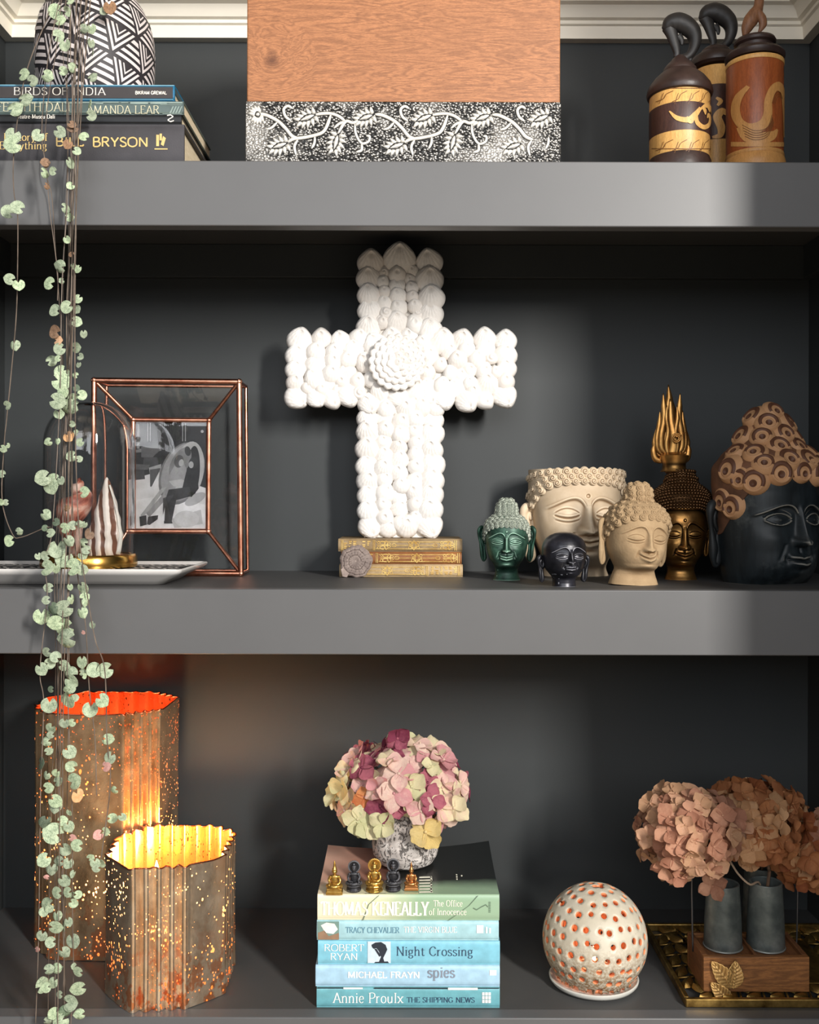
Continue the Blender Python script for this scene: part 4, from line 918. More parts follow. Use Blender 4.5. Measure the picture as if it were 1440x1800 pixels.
def fixn(me):
    import bmesh
    b = bmesh.new(); b.from_mesh(me); bmesh.ops.remove_doubles(b, verts=b.verts, dist=1e-5); bmesh.ops.recalc_face_normals(b, faces=b.faces); b.to_mesh(me); b.free()
    return me
SHM = [fixn(shellmesh('cockle_shell', 30, .042, .72, 1.02, .62)), fixn(shellmesh('clam_shell', 26, .018, .80, 1.0, .5)), fixn(shellmesh('round_shell', 24, .0, .9, .98, .32)), fixn(shellmesh('snail_shell', 0, 0, .95, 1., .05, spiral=1))]
sr = random.Random(11)
def shell(px, py, r, rot=None, kind=None, dy=0.):
    k = kind if kind is not None else (sr.choice((0, 0, 1)) if r > 17 else sr.choice((1, 1, 2, 0)) if r > 13 else sr.choice((1, 2, 2, 3)))
    q = sr.uniform(-.5, .5) if rot is None else rot
    R_ = Matrix.Rotation(sr.uniform(-.14, .14), 4, 'X') @ Matrix.Rotation(sr.uniform(-.16, .16), 4, 'Z') @ Matrix.Rotation(q, 4, 'Y')
    s = r / xs_ * 1.09; z = max(Z(py), ZC0 + s * .93)
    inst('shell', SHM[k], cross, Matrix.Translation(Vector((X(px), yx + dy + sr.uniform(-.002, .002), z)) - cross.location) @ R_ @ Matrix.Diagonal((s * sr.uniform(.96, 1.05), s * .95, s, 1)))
for t_ in "480,175,62 622,155,74 770,170,62 470,250,58 470,335,55 475,410,55 470,492,58 770,255,66 780,350,62 775,425,60 775,505,56".split():
    u, v, r = map(float, t_.split(',')); shell(480 + u / 2.813, 400 + v / 2.813, r / 2.813, sr.uniform(-.2, .2), 0 if r > 50 else None, .002)
for t_ in "548,222,27 612,232,44 690,215,30 540,268,32 675,255,28 612,285,42 548,318,33 685,298,32 615,340,42 548,375,40 685,342,33 620,395,43 555,425,32 700,390,37 715,425,27 610,465,52 540,468,34 700,475,44".split():
    u, v, r = map(float, t_.split(',')); shell(480 + u / 2.813, 400 + v / 2.813, r / 2.813, None, None, .001)
for t_ in ("150,125,68 135,215,66 130,295,58 128,370,54 133,450,66 275,115,56 245,195,56 245,265,60 240,350,60 195,400,36 245,460,52 385,130,56 350,195,50 345,245,52 335,320,56 325,378,34 280,412,40 340,465,54 490,115,56 460,180,56 430,240,50 425,310,50 395,365,44 375,410,37 430,440,66 "
           "585,150,66 535,255,60 485,360,47 495,430,40 570,350,50 545,45,62 680,105,56 780,105,54 855,150,50 905,60,60 700,30,55 815,40,50 620,20,42 "
           "970,130,72 895,215,56 1010,190,47 880,310,52 960,265,42 1085,125,62 1110,175,50 1060,240,52 1020,310,42 1080,330,44 1050,400,50 970,390,52 1215,115,62 1220,165,54 1170,235,52 1255,228,34 1125,295,46 1210,300,50 1280,308,35 1130,370,42 1230,375,63 1150,420,46 1110,475,62 1215,470,52 "
           "1335,125,60 1335,210,63 1340,285,57 1335,360,54 1330,440,68 620,420,60 715,445,63 810,410,63 890,400,56 980,460,62 900,455,52 690,375,32 760,375,32 550,490,60 650,520,52 760,520,56 860,510,56 930,520,52 640,165,40 640,330,40 820,215,40 800,330,44").split():
    u, v, r = map(float, t_.split(',')); edge = v < 140 or u < 160 or u > 1300; low = v > 430
    shell(480 + u / 3.27, 560 + v / 3.27, r / 3.27, (sr.uniform(-.25, .25) + (2.6 if low and v < 500 else 0)) if edge or low else None, 0 if r > 57 else None, .003 if edge else .0)
for t_ in "470,875,50 465,945,52 470,1010,56 465,1095,56 465,1180,53 470,1255,56 470,1325,53 470,1400,52 785,880,52 790,950,52 785,1020,56 780,1100,56 790,1170,60 785,1250,60 780,1320,60 775,1395,62".split():
    u, v, r = map(float, t_.split(',')); shell(480 + u / 2.813, 400 + v / 2.813, r / 2.813, sr.uniform(-.3, .3), 0, .002)
for k, t_ in enumerate("480,1485,56 775,1485,60 570,1492,46 660,1490,54".split()):
    u, v, r = map(float, t_.split(',')); shell(480 + u / 2.813, 400 + v / 2.813, r / 2.813, 2.8 if k < 2 else None, 0, .002)
for j in range(10):
    for i, u in enumerate((548, 628, 706)):
        shell(480 + (u + sr.uniform(-8, 8)) / 2.813, 400 + (882 + j * 61 + (i % 2) * 26 + sr.uniform(-7, 7)) / 2.813, sr.uniform(38, 49) / 2.813, None, None, sr.uniform(-.001, .002))
# the rosette in the middle: rings of small upright shells on a round pad
pc = Vector((X(480 + 712 / 3.27), yx - .0085, Z(560 + 262 / 3.27)))
ob('rosette_pad', MB().ell(pc, (.031, .009, .031), 30, 14), M_sh, cross, ang=180)
for ring, (rr, nn_, s) in enumerate(((.0, 1, .0065), (.0075, 6, .0066), (.0150, 12, .0068), (.0225, 17, .0072), (.0295, 20, .008))):
    for k in range(nn_):
        q = 2 * PI * k / nn_ + ring * .3
        R_ = Matrix.Rotation(PI / 2 - q, 4, 'Y') @ Matrix.Rotation(.45, 4, 'X')
        inst('shell', SHM[1 if ring % 2 else 0], cross, Matrix.Translation(pc + Vector((rr * math.cos(q), -.0095 * math.sqrt(max(0, 1 - (rr / .034) ** 2)) - .0022, rr * math.sin(q))) - cross.location) @ R_ @ Matrix.Diagonal((s, s * .7, s, 1)))
# ---------------------------------------------------------------- carved heads
def spl(tab, x):
    t = np.array(tab, float); X_, Y_ = t[:, 0], t[:, 1]
    d = np.gradient(Y_, X_); x = np.asarray(x, float); i = np.clip(np.searchsorted(X_, x) - 1, 0, len(X_) - 2)
    h = X_[i + 1] - X_[i]; s = np.clip((x - X_[i]) / h, 0, 1)
    return (2 * s**3 - 3 * s**2 + 1) * Y_[i] + (s**3 - 2 * s**2 + s) * h * d[i] + (-2 * s**3 + 3 * s**2) * Y_[i + 1] + (s**3 - s**2) * h * d[i + 1]
def Gs(x, w): return np.exp(-(x / w) ** 2)
def feat(u, w, p):
    a = np.abs(u); zn, zm, zc = p['nose'], p['mouth'], p['chin']; ex = p.get('ex', .42); k = p.get('rel', 1.)
    d = np.zeros_like(u)
    bt = np.clip((a - .06) / .78, 0, 1); wb = p.get('brow0', .10) + p.get('browh', .26) * np.sin(PI * np.clip(bt, 0, 1) ** .62) * (1 - .25 * bt)
    inb = sstep(.03, .10, a) * (1 - sstep(.78, .9, a))
    below = sstep(.03, -.03, w - wb) * inb                       # eye hollow starts sharply under the brow
    d -= k * .085 * below * Gs(a - ex, .36) * sstep(-.42, .02, w)
    d += k * .030 * Gs(w - wb, .030) * inb
    ez = p.get('eyez', -.02)
    d += k * .095 * np.exp(-((a - ex) / .235) ** 2 - ((w - ez) / .135) ** 2)
    q = np.clip(1 - ((a - ex) / .255) ** 2, 0, 1)
    if p.get('eye') == 'open':
        up, lo = ez + .115 * q ** .8, ez - .095 * q ** .8; m = (q > 0)
        d += k * .035 * m * (Gs(w - up, .022) + Gs(w - lo, .022)); d -= k * .03 * m * (w < up) * (w > lo)
        d += k * .02 * Gs(a - ex, .09) * Gs(w - ez, .08); d -= k * .03 * m * Gs(w - up - .055, .016)
    else:
        sl = ez - .035 - .060 * q; m = q ** .45
        d -= k * .060 * m * Gs(w - sl, .020); d += k * .026 * m * Gs(w - sl + .045, .022); d += k * .020 * m * Gs(w - sl - .04, .022)
        d -= k * .026 * m * Gs(w - (ez + .015 + .10 * q), .017); d -= k * .016 * m * Gs(w - (sl - .085), .018)
    zt = .16; t = np.clip((zt - w) / (zt - zn), 0, 1.15); wd = (.070 + .055 * t ** 2) * p.get('nw', 1)
    ht = (.075 + .235 * t ** 1.25) * p.get('nh', 1.)
    s = sstep(zn - .075, zn - .005, w) * sstep(zt + .16, zt - .06, w)
    d += ht * np.exp(-np.abs(u / wd) ** 2.4) * s
    d += p.get('nh', 1.) * .135 * Gs(a - .135 * p.get('nw', 1), .072) * np.exp(-((w - zn - .045) / .065) ** 2)
    d -= .06 * Gs(a - .085, .045) * Gs(w - zn + .03, .03)
    mw = p.get('mw', .31); qm = np.clip(1 - (u / mw) ** 2, 0, 1); wl = zm + p.get('smile', .06) * (a / mw) ** 2 - .012 * Gs(u, .06)
    d += .075 * np.exp(-(u / .42) ** 2 - ((w - zm) / .20) ** 2)
    d += .085 * qm ** .6 * Gs(w - wl - .052, .042) * (1 - .25 * Gs(u, .045)); d += .105 * qm ** .9 * Gs(w - wl + .070, .055)
    d -= .075 * qm ** .35 * Gs(w - wl, .017); d -= .05 * Gs(a - mw - .02, .05) * Gs(w - zm - p.get('smile', .06) - .0, .07); d -= .05 * Gs(u, .2) * Gs(w - zm + .19, .05)
    d -= .03 * Gs(u, .035) * sstep(zm + .09, zm + .14, w) * sstep(zn - .02, zn - .09, w)
    d += .11 * np.exp(-(u / .24) ** 2 - ((w - zc - .17) / .13) ** 2)
    d += .055 * np.exp(-((a - .56) / .27) ** 2 - ((w - zn - .08) / .27) ** 2)
    d -= .025 * np.exp(-((a - .30 - (zn + .05 - w) * .35) / .04) ** 2) * sstep(zm - .05, zm + .05, w) * sstep(zn + .03, zn - .03, w)
    d += p.get('urna', .04) * sstep(.055, .035, np.sqrt(u**2 + (w - p.get('urz', .42)) ** 2))
    d += p.get('frown', 0) * Gs(u, .16) * Gs(w - .3, .16)
    return d
def headmesh(p, R, nphi=240, nz=240):
    z0, z1 = p['bot'], p['top']; t = np.linspace(-1, 1, nphi, endpoint=False); ph = PI * np.sign(t) * np.abs(t) ** 1.55
    zz = np.linspace(z0, z1, nz)
    if not p.get('flat'): zz = z0 + (z1 - z0) * np.sin(np.linspace(0, 1, nz) * PI / 2 * .985) / math.sin(PI / 2 * .985) if False else np.linspace(z0, z1, nz)
    PH, ZZ = np.meshgrid(ph, zz); A = spl(p['A'], ZZ); Bf = spl(p['Bf'], ZZ); Bb = spl(p['Bb'], ZZ)
    e = p.get('sq', .93); s, c = np.sin(PH), np.cos(PH)
    x = A * np.sign(s) * np.abs(s) ** e; y = -np.where(c > 0, Bf, Bb) * np.sign(c) * np.abs(c) ** e
    d = feat(x, ZZ, p) * sstep(.05, .55, c); y = y - d
    ns = p.get('rough', 0)
    if ns:
        r = np.random.RandomState(3); g = r.randn(nz, nphi)
        for _ in range(2): g = (g + np.roll(g, 1, 0) + np.roll(g, -1, 0) + np.roll(g, 1, 1) + np.roll(g, -1, 1)) / 5
        y = y + g * ns
    V = np.stack([x * R, y * R, (ZZ - z0) * R], -1).reshape(-1, 3)
    mb = MB().grid(V, nphi, nz, wrap=True)
    mb.f.append(tuple(range(nphi - 1, -1, -1))); mb.m.append(0)
    if not p.get('open'): mb.f.append(tuple(range((nz - 1) * nphi, nz * nphi))); mb.m.append(0)
    return mb
def hairsurf(p, PH, v):
    zh = np.interp(np.abs(PH), [0, .5, .95, 1.35, 1.7, PI], p['hl']); Z_ = zh + (p['ht'] - zh) * v
    A = spl(p['HA'], Z_); s, c = np.sin(PH), np.cos(PH); e = p.get('sq', .93); B = A * np.where(c > 0, p.get('hbf', 1.04), p.get('hbb', 1.1))
    return A * np.sign(s) * np.abs(s) ** e, -B * np.sign(c) * np.abs(c) ** e, Z_
def hair(p, R, mat, par, curl_me, rc, rows, nphi=120, nz=60, jit=.0, lim=2.0, offs=-.15):
    ph = np.linspace(-PI, PI, nphi, endpoint=False); v = np.linspace(0, 1, nz); PH, Vv = np.meshgrid(ph, v); x, y, z = hairsurf(p, PH, Vv); z0 = p['bot']
    # a lip that turns in to the head at the hairline
    xi, yi, zi = x[0] * .9, y[0] * .9, z[0]
    P = np.concatenate([np.stack([xi, yi, zi - z0], -1)[None], np.stack([x, y, z - z0], -1)]) * R
    mb = MB().grid(P.reshape(-1, 3), nphi, nz + 1, wrap=True)
    if not p.get('open'): mb.f.append(tuple(range(nz * nphi, (nz + 1) * nphi))); mb.m.append(0)
    h = ob('hair', mb, mat, par, world=False, ang=70)
    r = random.Random(5); cnt = 0
    for j, vr in enumerate(rows):
        q = np.linspace(-PI, PI, 181)[:-1]; X_, Y_, Z_ = hairsurf(p, q, np.full(180, vr)); per = np.sum(np.hypot(np.diff(np.append(X_, X_[0])), np.diff(np.append(Y_, Y_[0]))))
        n_ = max(1, int(round(per / (rc * 2.0)))); sl = np.concatenate([[0], np.cumsum(np.hypot(np.diff(np.append(X_, X_[0])), np.diff(np.append(Y_, Y_[0]))))])
        for k in range(n_):
            tgt = per * ((k + .5 * (j % 2) + .5) / n_ % 1); a = np.interp(tgt, sl, np.append(q, PI))
            if abs(a) > lim: continue
            f = lambda da, dv: np.array([float(np.ravel(g)[0]) for g in hairsurf(p, np.array([a + da]), np.array([min(1, max(0, vr + dv))]))])
            c0 = f(0, 0); tu = f(.03, 0) - f(-.03, 0); tv = f(0, .02) - f(0, -.02); nn = np.cross(tu, tv); nn /= np.linalg.norm(nn) + 1e-9
            if nn.dot(c0 - np.array([0, 0, c0[2]])) < 0: nn = -nn
            yv = -Vector(nn); up = Vector((0, 0, 1)) - yv * yv.z
            if up.length < .05: up = Vector((0, 1, 0))
            up.normalize(); xv = yv.cross(up); M3 = Matrix((xv, yv, up)).transposed()
            s_ = rc * R * (1 + r.uniform(-jit, jit))
            pos = (Vector(c0) - Vector((0, 0, z0))) * R + Vector(nn) * s_ * offs
            inst('hair_curl', curl_me, h, Matrix.Translation(pos) @ M3.to_4x4() @ Matrix.Rotation(r.uniform(-.3, .3), 4, 'Y') @ Matrix.Diagonal((s_, s_, s_, 1))); cnt += 1
    return h
def curlmesh(name, mats, kind):
    V = []; nr, na = 13, 28; mi = []
    for j in range(nr):
        t = j / (nr - 1)
        for k in range(na):
            q = 2 * PI * k / na
            if kind == 'snail': h = .85 * math.sqrt(max(0, 1 - t * t)) + .13 * math.cos(t * 13 - q) * (1 - t ** 4) * min(1, t * 3)
            elif kind == 'bead': h = 1.1 * math.sqrt(max(0, 1 - t ** 2.2)) + .12 * math.exp(-(t / .25) ** 2)
            else:
                h = .50 * math.sqrt(max(0, 1 - t ** 2.5)) ; h += .16 * math.exp(-((t - .62) / .12) ** 2) - .12 * math.exp(-((t - .44) / .06) ** 2) + .06 * math.exp(-((t - .3) / .1) ** 2) - .18 * math.exp(-(t / .16) ** 2)
            x, z = t * math.cos(q), t * math.sin(q)
            if kind == 'scale': z = z * 1.12 + (.34 * (1 - t)) * -1; x *= 1.1
            V.append((x, -h, z))
    def mif(j, k):
        if kind != 'scale': return 0
        return 1 if j < 3 else (0 if j < 6 else (1 if j < 9 and math.sin(2 * PI * k / na) > -.3 else 0))
    m_ = MB().grid(V, na, nr, wrap=True, mif=mif); return fixn(mesh(name, m_, mats, ang=180))
def ear(par, mat, R, side, zc, h, w, x, y, tilt=.0, rz=.55, thick=.09):
    """long-lobed ear: inner plate, outer rim and a hanging lobe"""
    m_ = MB(); s = side
    path = [(-.15, -.05), (-.36, .25), (-.34, .62), (-.02, .86), (.30, .72), (.36, .35), (.24, -.05), (.16, -.45), (.16, -.78), (.02, -.96), (-.14, -.82), (-.12, -.45), (-.15, -.05)]
    P = crom([Vector((s * a * w, 0, b_ * h / 1.9)) for a, b_ in path], 5)
    m_.tube(P, [thick * (.85 + .25 * math.sin(i * .4)) for i in range(len(P))], 8, flat=.9, nrm=(0, 1, 0))
    poly = [(p.x, p.z) for p in P[::2]][:-1]; m_.prism(poly, -thick * .25, thick * .7)
    Q = crom([Vector((s * a * w, -thick * .4, b_ * h / 1.9)) for a, b_ in ((-.08, .05), (.1, .2), (.16, .45), (.0, .6), (-.14, .4))], 5); m_.tube(Q, thick * .55, 7)
    M_ = Matrix.Translation((s * x, y, zc)) @ Matrix.Rotation(-s * rz, 4, 'Z') @ Matrix.Rotation(s * tilt, 4, 'Y')
    m_.v = [tuple(M_ @ Vector(v) * R) for v in m_.v]
    return ob('ear', m_, mat, par, world=False, ang=180)
STD = dict(A=[(-1.9, .66), (-1.75, .60), (-1.5, .53), (-1.3, .55), (-1.12, .62), (-.9, .77), (-.6, .90), (-.25, .97), (.1, 1.0), (.5, .98), (.8, .90), (1.05, .72), (1.2, .5), (1.3, .2)],
           Bf=[(-1.9, .56), (-1.7, .46), (-1.42, .44), (-1.30, .56), (-1.2, .80), (-1.0, .92), (-.6, .97), (-.2, 1.0), (.2, 1.05), (.6, 1.03), (.85, .93), (1.05, .75), (1.2, .5), (1.3, .2)],
           Bb=[(-1.9, .6), (-1.6, .55), (-1.2, .62), (-.8, .8), (-.3, 1.0), (.2, 1.1), (.6, 1.08), (.9, .95), (1.1, .7), (1.3, .2)],
           HA=[(-.6, 1.02), (0, 1.04), (.5, 1.03), (.8, .95), (1.0, .80), (1.12, .62), (1.2, .53), (1.35, .50), (1.6, .45), (1.8, .33), (1.95, .16), (2.02, .02)],
           hl=[.66, .64, .5, .2, -.1, -.6], ht=2.0, nose=-.5, mouth=-.80, chin=-1.27, bot=-1.85, top=1.28)
def shift(p, **kw):
    q = dict(p); q.update(kw); return q
def rescale(tab, f): return [(f(a), b_) for a, b_ in tab]
def mkhead(label, cpx, y, bpx_halfw, rz=0, tilt=0, roll=0):
    s = sc(y); R = bpx_halfw / s; o = thing('head_sculpture', label, 'head sculpture', (W(cpx, 0, y).x, y, ZM), rz, 'carved heads'); o.rotation_euler = (tilt, roll, rz); return o, R
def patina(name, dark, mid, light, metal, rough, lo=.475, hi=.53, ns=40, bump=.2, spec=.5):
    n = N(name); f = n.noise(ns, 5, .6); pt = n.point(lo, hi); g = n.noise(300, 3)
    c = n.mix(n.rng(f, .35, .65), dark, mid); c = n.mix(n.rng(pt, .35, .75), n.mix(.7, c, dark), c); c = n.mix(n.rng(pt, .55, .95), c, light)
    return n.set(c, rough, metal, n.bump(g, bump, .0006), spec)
# green bronze-look head
Mg = patina('green_verdigris', C(26, 50, 42), C(88, 134, 112), C(160, 200, 178), .3, .45, ns=75); Mgh = patina('pale_verdigris_hair', C(52, 64, 56), C(112, 124, 112), C(170, 176, 162), .2, .6, ns=80)
h1, R = mkhead('small green verdigris head with curled hair, leftmost of the six heads', 891, .150, 37.5, -.10)
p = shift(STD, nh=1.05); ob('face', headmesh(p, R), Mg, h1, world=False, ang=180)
Mge = simple('dark_verdigris', C(44, 78, 64), .45, .45, var=.4, vs=60); Mke = simple('black_graphite_ear', C(40, 40, 46), .36, .3, var=.3); Mwe = simple('blackened_wood_ear', C(28, 32, 34), .55, var=.4, vs=40)
SN = curlmesh('hair_curl', [Mgh], 'snail'); hair(p, R, Mgh, h1, SN, .118, [.03, .13, .23, .33, .43, .53, .63, .73, .83, .93], jit=.15)
ear(h1, Mge, R, -1, 1.72, 1.65, .52, 1.12, .12, .06); ear(h1, Mge, R, 1, 1.72, 1.65, .52, 1.12, .12, .06)
# cream head-shaped planter
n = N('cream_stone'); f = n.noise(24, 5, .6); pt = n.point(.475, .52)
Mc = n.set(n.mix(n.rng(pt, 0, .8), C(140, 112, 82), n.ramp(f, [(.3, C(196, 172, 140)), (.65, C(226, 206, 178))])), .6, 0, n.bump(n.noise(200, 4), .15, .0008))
h2, R = mkhead('large cream head planter with a flat open top, behind the small black head', 1012, .226, 79, .17)
f2 = lambda a: a * .80 if a < 0 else a
p = shift(STD, A=[(-1.4, .74), (-1.2, .68), (-1.05, .7), (-.9, .78), (-.6, .90), (-.25, .97), (.1, 1.0), (.5, 1.0), (1.0, 1.0)], Bf=[(-1.4, .45), (-1.2, .45), (-1.12, .6), (-1.0, .74), (-.8, .80), (-.4, .82), (.2, .84), (.6, .84), (1.0, .83)],
          Bb=[(-1.4, .6), (-.8, .75), (0, .84), (.6, .84), (1.0, .83)], nose=-.42, mouth=-.63, chin=-1.06, bot=-1.40, top=.93, open=1, flat=1, sq=.86, HA=[(-.7, 1.03), (0, 1.045), (.5, 1.045), (.95, 1.04)], hl=[.66, .64, .52, .2, -.1, -.6], ht=.945, hbf=.84, hbb=.84, rel=.9, urna=-.03, urz=.36, nw=1.1, ex=.44, smile=.05, browh=.22)
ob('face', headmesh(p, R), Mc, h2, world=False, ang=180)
SNc = curlmesh('hair_curl', [Mc], 'snail'); hair(p, R, Mc, h2, SNc, .098, [.10, .46, .82], jit=.08, offs=-.3)
pl = MB(); n_ = 64; ZZ = [.945, .95, .94, .55, .5]; KK = [1.04, .99, .95, .93, .02]; V = []
for z_, k_ in zip(ZZ, KK):
    for i in range(n_):
        a = 2 * PI * i / n_; V.append((np.sign(math.cos(a)) * abs(math.cos(a)) ** .86 * k_ * R, np.sign(math.sin(a)) * abs(math.sin(a)) ** .86 * k_ * .84 * R, (z_ + 1.40) * R))
ob('planter_rim', pl.grid(V, n_, 5, wrap=True), Mc, h2, world=False, fixn=True)
ear(h2, Mc, R, -1, .98, 1.25, .36, 1.06, .05, .05, rz=.3); ear(h2, Mc, R, 1, .98, 1.25, .36, 1.06, .05, .05, rz=.3)
# small black head, bald
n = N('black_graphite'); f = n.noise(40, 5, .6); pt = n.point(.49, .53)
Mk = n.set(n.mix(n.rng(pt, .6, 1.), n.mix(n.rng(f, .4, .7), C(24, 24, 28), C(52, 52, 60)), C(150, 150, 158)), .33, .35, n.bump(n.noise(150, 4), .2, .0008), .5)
h3, R = mkhead('small glossy black bald head in front of the cream planter head', 992, .056, 37, .18)
p = shift(STD, A=[(-1.52, .55), (-1.3, .53), (-1.1, .56), (-.95, .68), (-.7, .88), (-.3, .99), (.1, 1.03), (.5, .98), (.8, .78), (.95, .55), (1.03, .30), (1.06, .05)],
          Bf=[(-1.52, .55), (-1.3, .52), (-1.1, .6), (-1.0, .8), (-.8, .92), (-.4, .98), (.2, 1.05), (.5, 1.0), (.8, .8), (.95, .56), (1.03, .30), (1.06, .05)], Bb=[(-1.52, .55), (-1.0, .7), (-.3, 1.05), (.2, 1.15), (.6, 1.0), (.9, .65), (1.06, .05)],
          nose=-.36, mouth=-.60, chin=-.98, bot=-1.52, top=1.055, urna=0, smile=.0, mw=.27, nw=1.05, eyez=-.06, rel=1.1)
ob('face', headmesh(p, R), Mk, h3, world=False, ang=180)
ear(h3, Mke, R, -1, .86, 1.25, .42, 1.08, .15, .05, rz=.4); ear(h3, Mke, R, 1, .86, 1.25, .42, 1.08, .15, .05, rz=.4)
# sandstone head
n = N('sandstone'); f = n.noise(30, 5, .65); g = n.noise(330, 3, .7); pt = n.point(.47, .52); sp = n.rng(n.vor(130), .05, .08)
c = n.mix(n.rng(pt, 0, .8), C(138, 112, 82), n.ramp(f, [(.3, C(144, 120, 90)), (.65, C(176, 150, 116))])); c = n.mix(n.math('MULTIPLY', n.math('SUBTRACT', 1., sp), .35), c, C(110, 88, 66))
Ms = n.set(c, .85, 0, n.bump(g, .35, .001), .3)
h4, R = mkhead('sandy stone head with curls and a domed topknot, third from the right', 1114, .082, 53, .24, 0, .05)
p = shift(STD, A=rescale(STD['A'], lambda a: a * .84 if a < 0 else a), Bf=rescale(STD['Bf'], lambda a: a * .84 if a < 0 else a), Bb=rescale(STD['Bb'], lambda a: a * .84 if a < 0 else a), nose=-.42, mouth=-.66, chin=-1.06, bot=-1.58, top=1.25, HA=[(-.6, 1.03), (0, 1.06), (.5, 1.04), (.8, .92), (1.0, .75), (1.12, .58), (1.2, .48), (1.35, .46), (1.55, .42), (1.7, .33), (1.8, .18), (1.85, .02)], ht=1.83, hl=[.62, .6, .46, .2, -.1, -.6], urna=0, smile=.10, mw=.30, rel=.9, nw=1.1, nh=.85)
p['A'] = [(-1.6, .86), (-1.4, .80), (-1.2, .72), (-1.05, .66), (-.9, .72), (-.7, .83), (-.5, .92), (-.2, .98), (.1, 1.0), (.5, .98), (.8, .90), (1.05, .72), (1.2, .5), (1.3, .2)]
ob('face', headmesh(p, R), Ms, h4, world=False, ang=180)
SNs = curlmesh('hair_curl', [Ms], 'snail'); hair(p, R, Ms, h4, SNs, .135, [.04, .16, .28, .40, .54, .68, .82, .94], jit=.12, offs=-.35)
ear(h4, Ms, R, -1, 1.42, 1.5, .44, 1.10, .18, .02); ear(h4, Ms, R, 1, 1.42, 1.5, .44, 1.06, .18, .02)
# tall gilded bronze head with a flame finial
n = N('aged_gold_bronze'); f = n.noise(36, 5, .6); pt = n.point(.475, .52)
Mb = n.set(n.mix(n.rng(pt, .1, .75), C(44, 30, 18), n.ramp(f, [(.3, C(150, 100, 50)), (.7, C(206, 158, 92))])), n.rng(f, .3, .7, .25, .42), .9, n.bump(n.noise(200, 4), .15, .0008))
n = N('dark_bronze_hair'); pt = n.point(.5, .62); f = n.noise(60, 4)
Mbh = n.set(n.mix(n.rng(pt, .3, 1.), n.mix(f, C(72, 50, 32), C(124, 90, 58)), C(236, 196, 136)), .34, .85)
h5, R = mkhead('tall gilded head with beaded hair and a flame-shaped finial, behind the sandy stone head', 1197, .165, 44, -.10)
p = shift(STD, nose=-.58, mouth=-.88, chin=-1.30, bot=-1.85, top=1.28, HA=[(-.6, 1.04), (.5, 1.06), (.95, 1.08), (1.3, 1.14), (1.6, 1.06), (1.8, .86), (1.92, .69), (2.0, .63), (2.2, .60), (2.26, .54), (2.44, .52), (2.5, .45), (2.56, .3)], ht=2.56, hl=[1.0, .98, .85, .5, .0, -.6], nh=1.15, nw=.9, mw=.34, smile=.1, urna=.07, urz=.52, browh=.34)
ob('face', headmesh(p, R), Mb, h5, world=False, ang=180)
BD = curlmesh('hair_curl', [Mbh], 'bead'); hair(p, R, Mbh, h5, BD, .062, [.02, .09, .16, .23, .30, .37, .44, .51, .57, .65, .72, .80, .87, .94], offs=.05, lim=1.7)
P_ = [W(a, b_, .165) for a, b_ in ((1197, 930), (1197, 872))]
m_ = MB().tube([Vector((-.98 * R, -.1 * R, (1.0 + 1.85) * R))] + [Vector((math.sin(a) * 1.06 * R, -math.cos(a) * 1.10 * R, (1.0 + 1.85) * R - .02 * R)) for a in np.linspace(-1.3, 1.3, 24)] + [Vector((.98 * R, -.1 * R, (1.0 + 1.85) * R))], .035 * R, 8); ob('hair_band', m_, Mb, h5, world=False, ang=180)
ear(h5, Mb, R, -1, 1.7, 1.5, .4, 1.06, .2, .06); ear(h5, Mb, R, 1, 1.7, 1.5, .4, 1.06, .2, .06)
k5 = 1 / sc(.165)
def fz(py): return (HZ + (880 - py) * k5) - ZM
def fx(px): return (px - 1180) * k5
FXO = (1180 - 1197) * k5
col = MB().lathe([(24 * k5, fz(828)), (21 * k5, fz(824)), (20 * k5, fz(815)), (24 * k5, fz(806)), (26 * k5, fz(800)), (15 * k5, fz(794))], 32, c=(FXO * .7, 0, 0)); ob('finial_collar', col, Mb, h5, world=False)
def tongue(pts, ws, dy, fl=.5):
    Q = crom([Vector((FXO + fx(a), dy, fz(b_))) for a, b_ in pts], 6); w = np.interp(np.linspace(0, len(ws) - 1, len(Q)), range(len(ws)), ws) * k5
    ob('flame_tongue', MB().tube(Q, list(w), 10, flat=fl, nrm=(0, 1, 0)), Mb, h5, world=False, ang=180)
tongue([(1181, 806), (1181, 790), (1181, 765), (1180, 735), (1178, 705), (1177, 690)], [17, 23, 22, 15, 8, 1], .007, .45)
tongue([(1180, 802), (1172, 775), (1170, 740), (1177, 705), (1176, 674)], [14, 13, 9, 8, .6], .004, .7); tongue([(1182, 800), (1186, 772), (1180, 740), (1178, 700)], [10, 11, 7, 2], -.003)
for sgn, cx_ in ((-1, 1180), (1, 1181)):
    m = lambda *pts: [(cx_ + sgn * a, b_) for a, b_ in pts]
    tongue(m((3, 799), (16, 788), (17, 765), (12, 735), (13, 712), (14, 690)), [3, 5, 6, 6, 5, .6], -.002); tongue(m((4, 800), (20, 792), (24, 772), (20, 745), (19, 720)), [3, 4, 5, 5, .6], .001)
    tongue(m((5, 803), (24, 796), (28, 776), (25, 750)), [3, 4, 5, .6], .003); tongue(m((8, 808), (25, 806), (30, 790), (28, 778)), [5, 6, 5, .6], .002); tongue(m((6, 800), (9, 780), (6, 757), (9, 735), (8, 712)), [3, 4, 4, 4, .6], -.005)
Q = [Vector((FXO + fx(1187 + (9 - t * .42) * math.cos(t)), -.012, fz(770 - (9 - t * .42) * math.sin(t)))) for t in np.linspace(.4, 15, 46)]
ob('flame_swirl', MB().tube(Q, [1.5 * k5] * 46, 7), Mb, h5, world=False, ang=180)
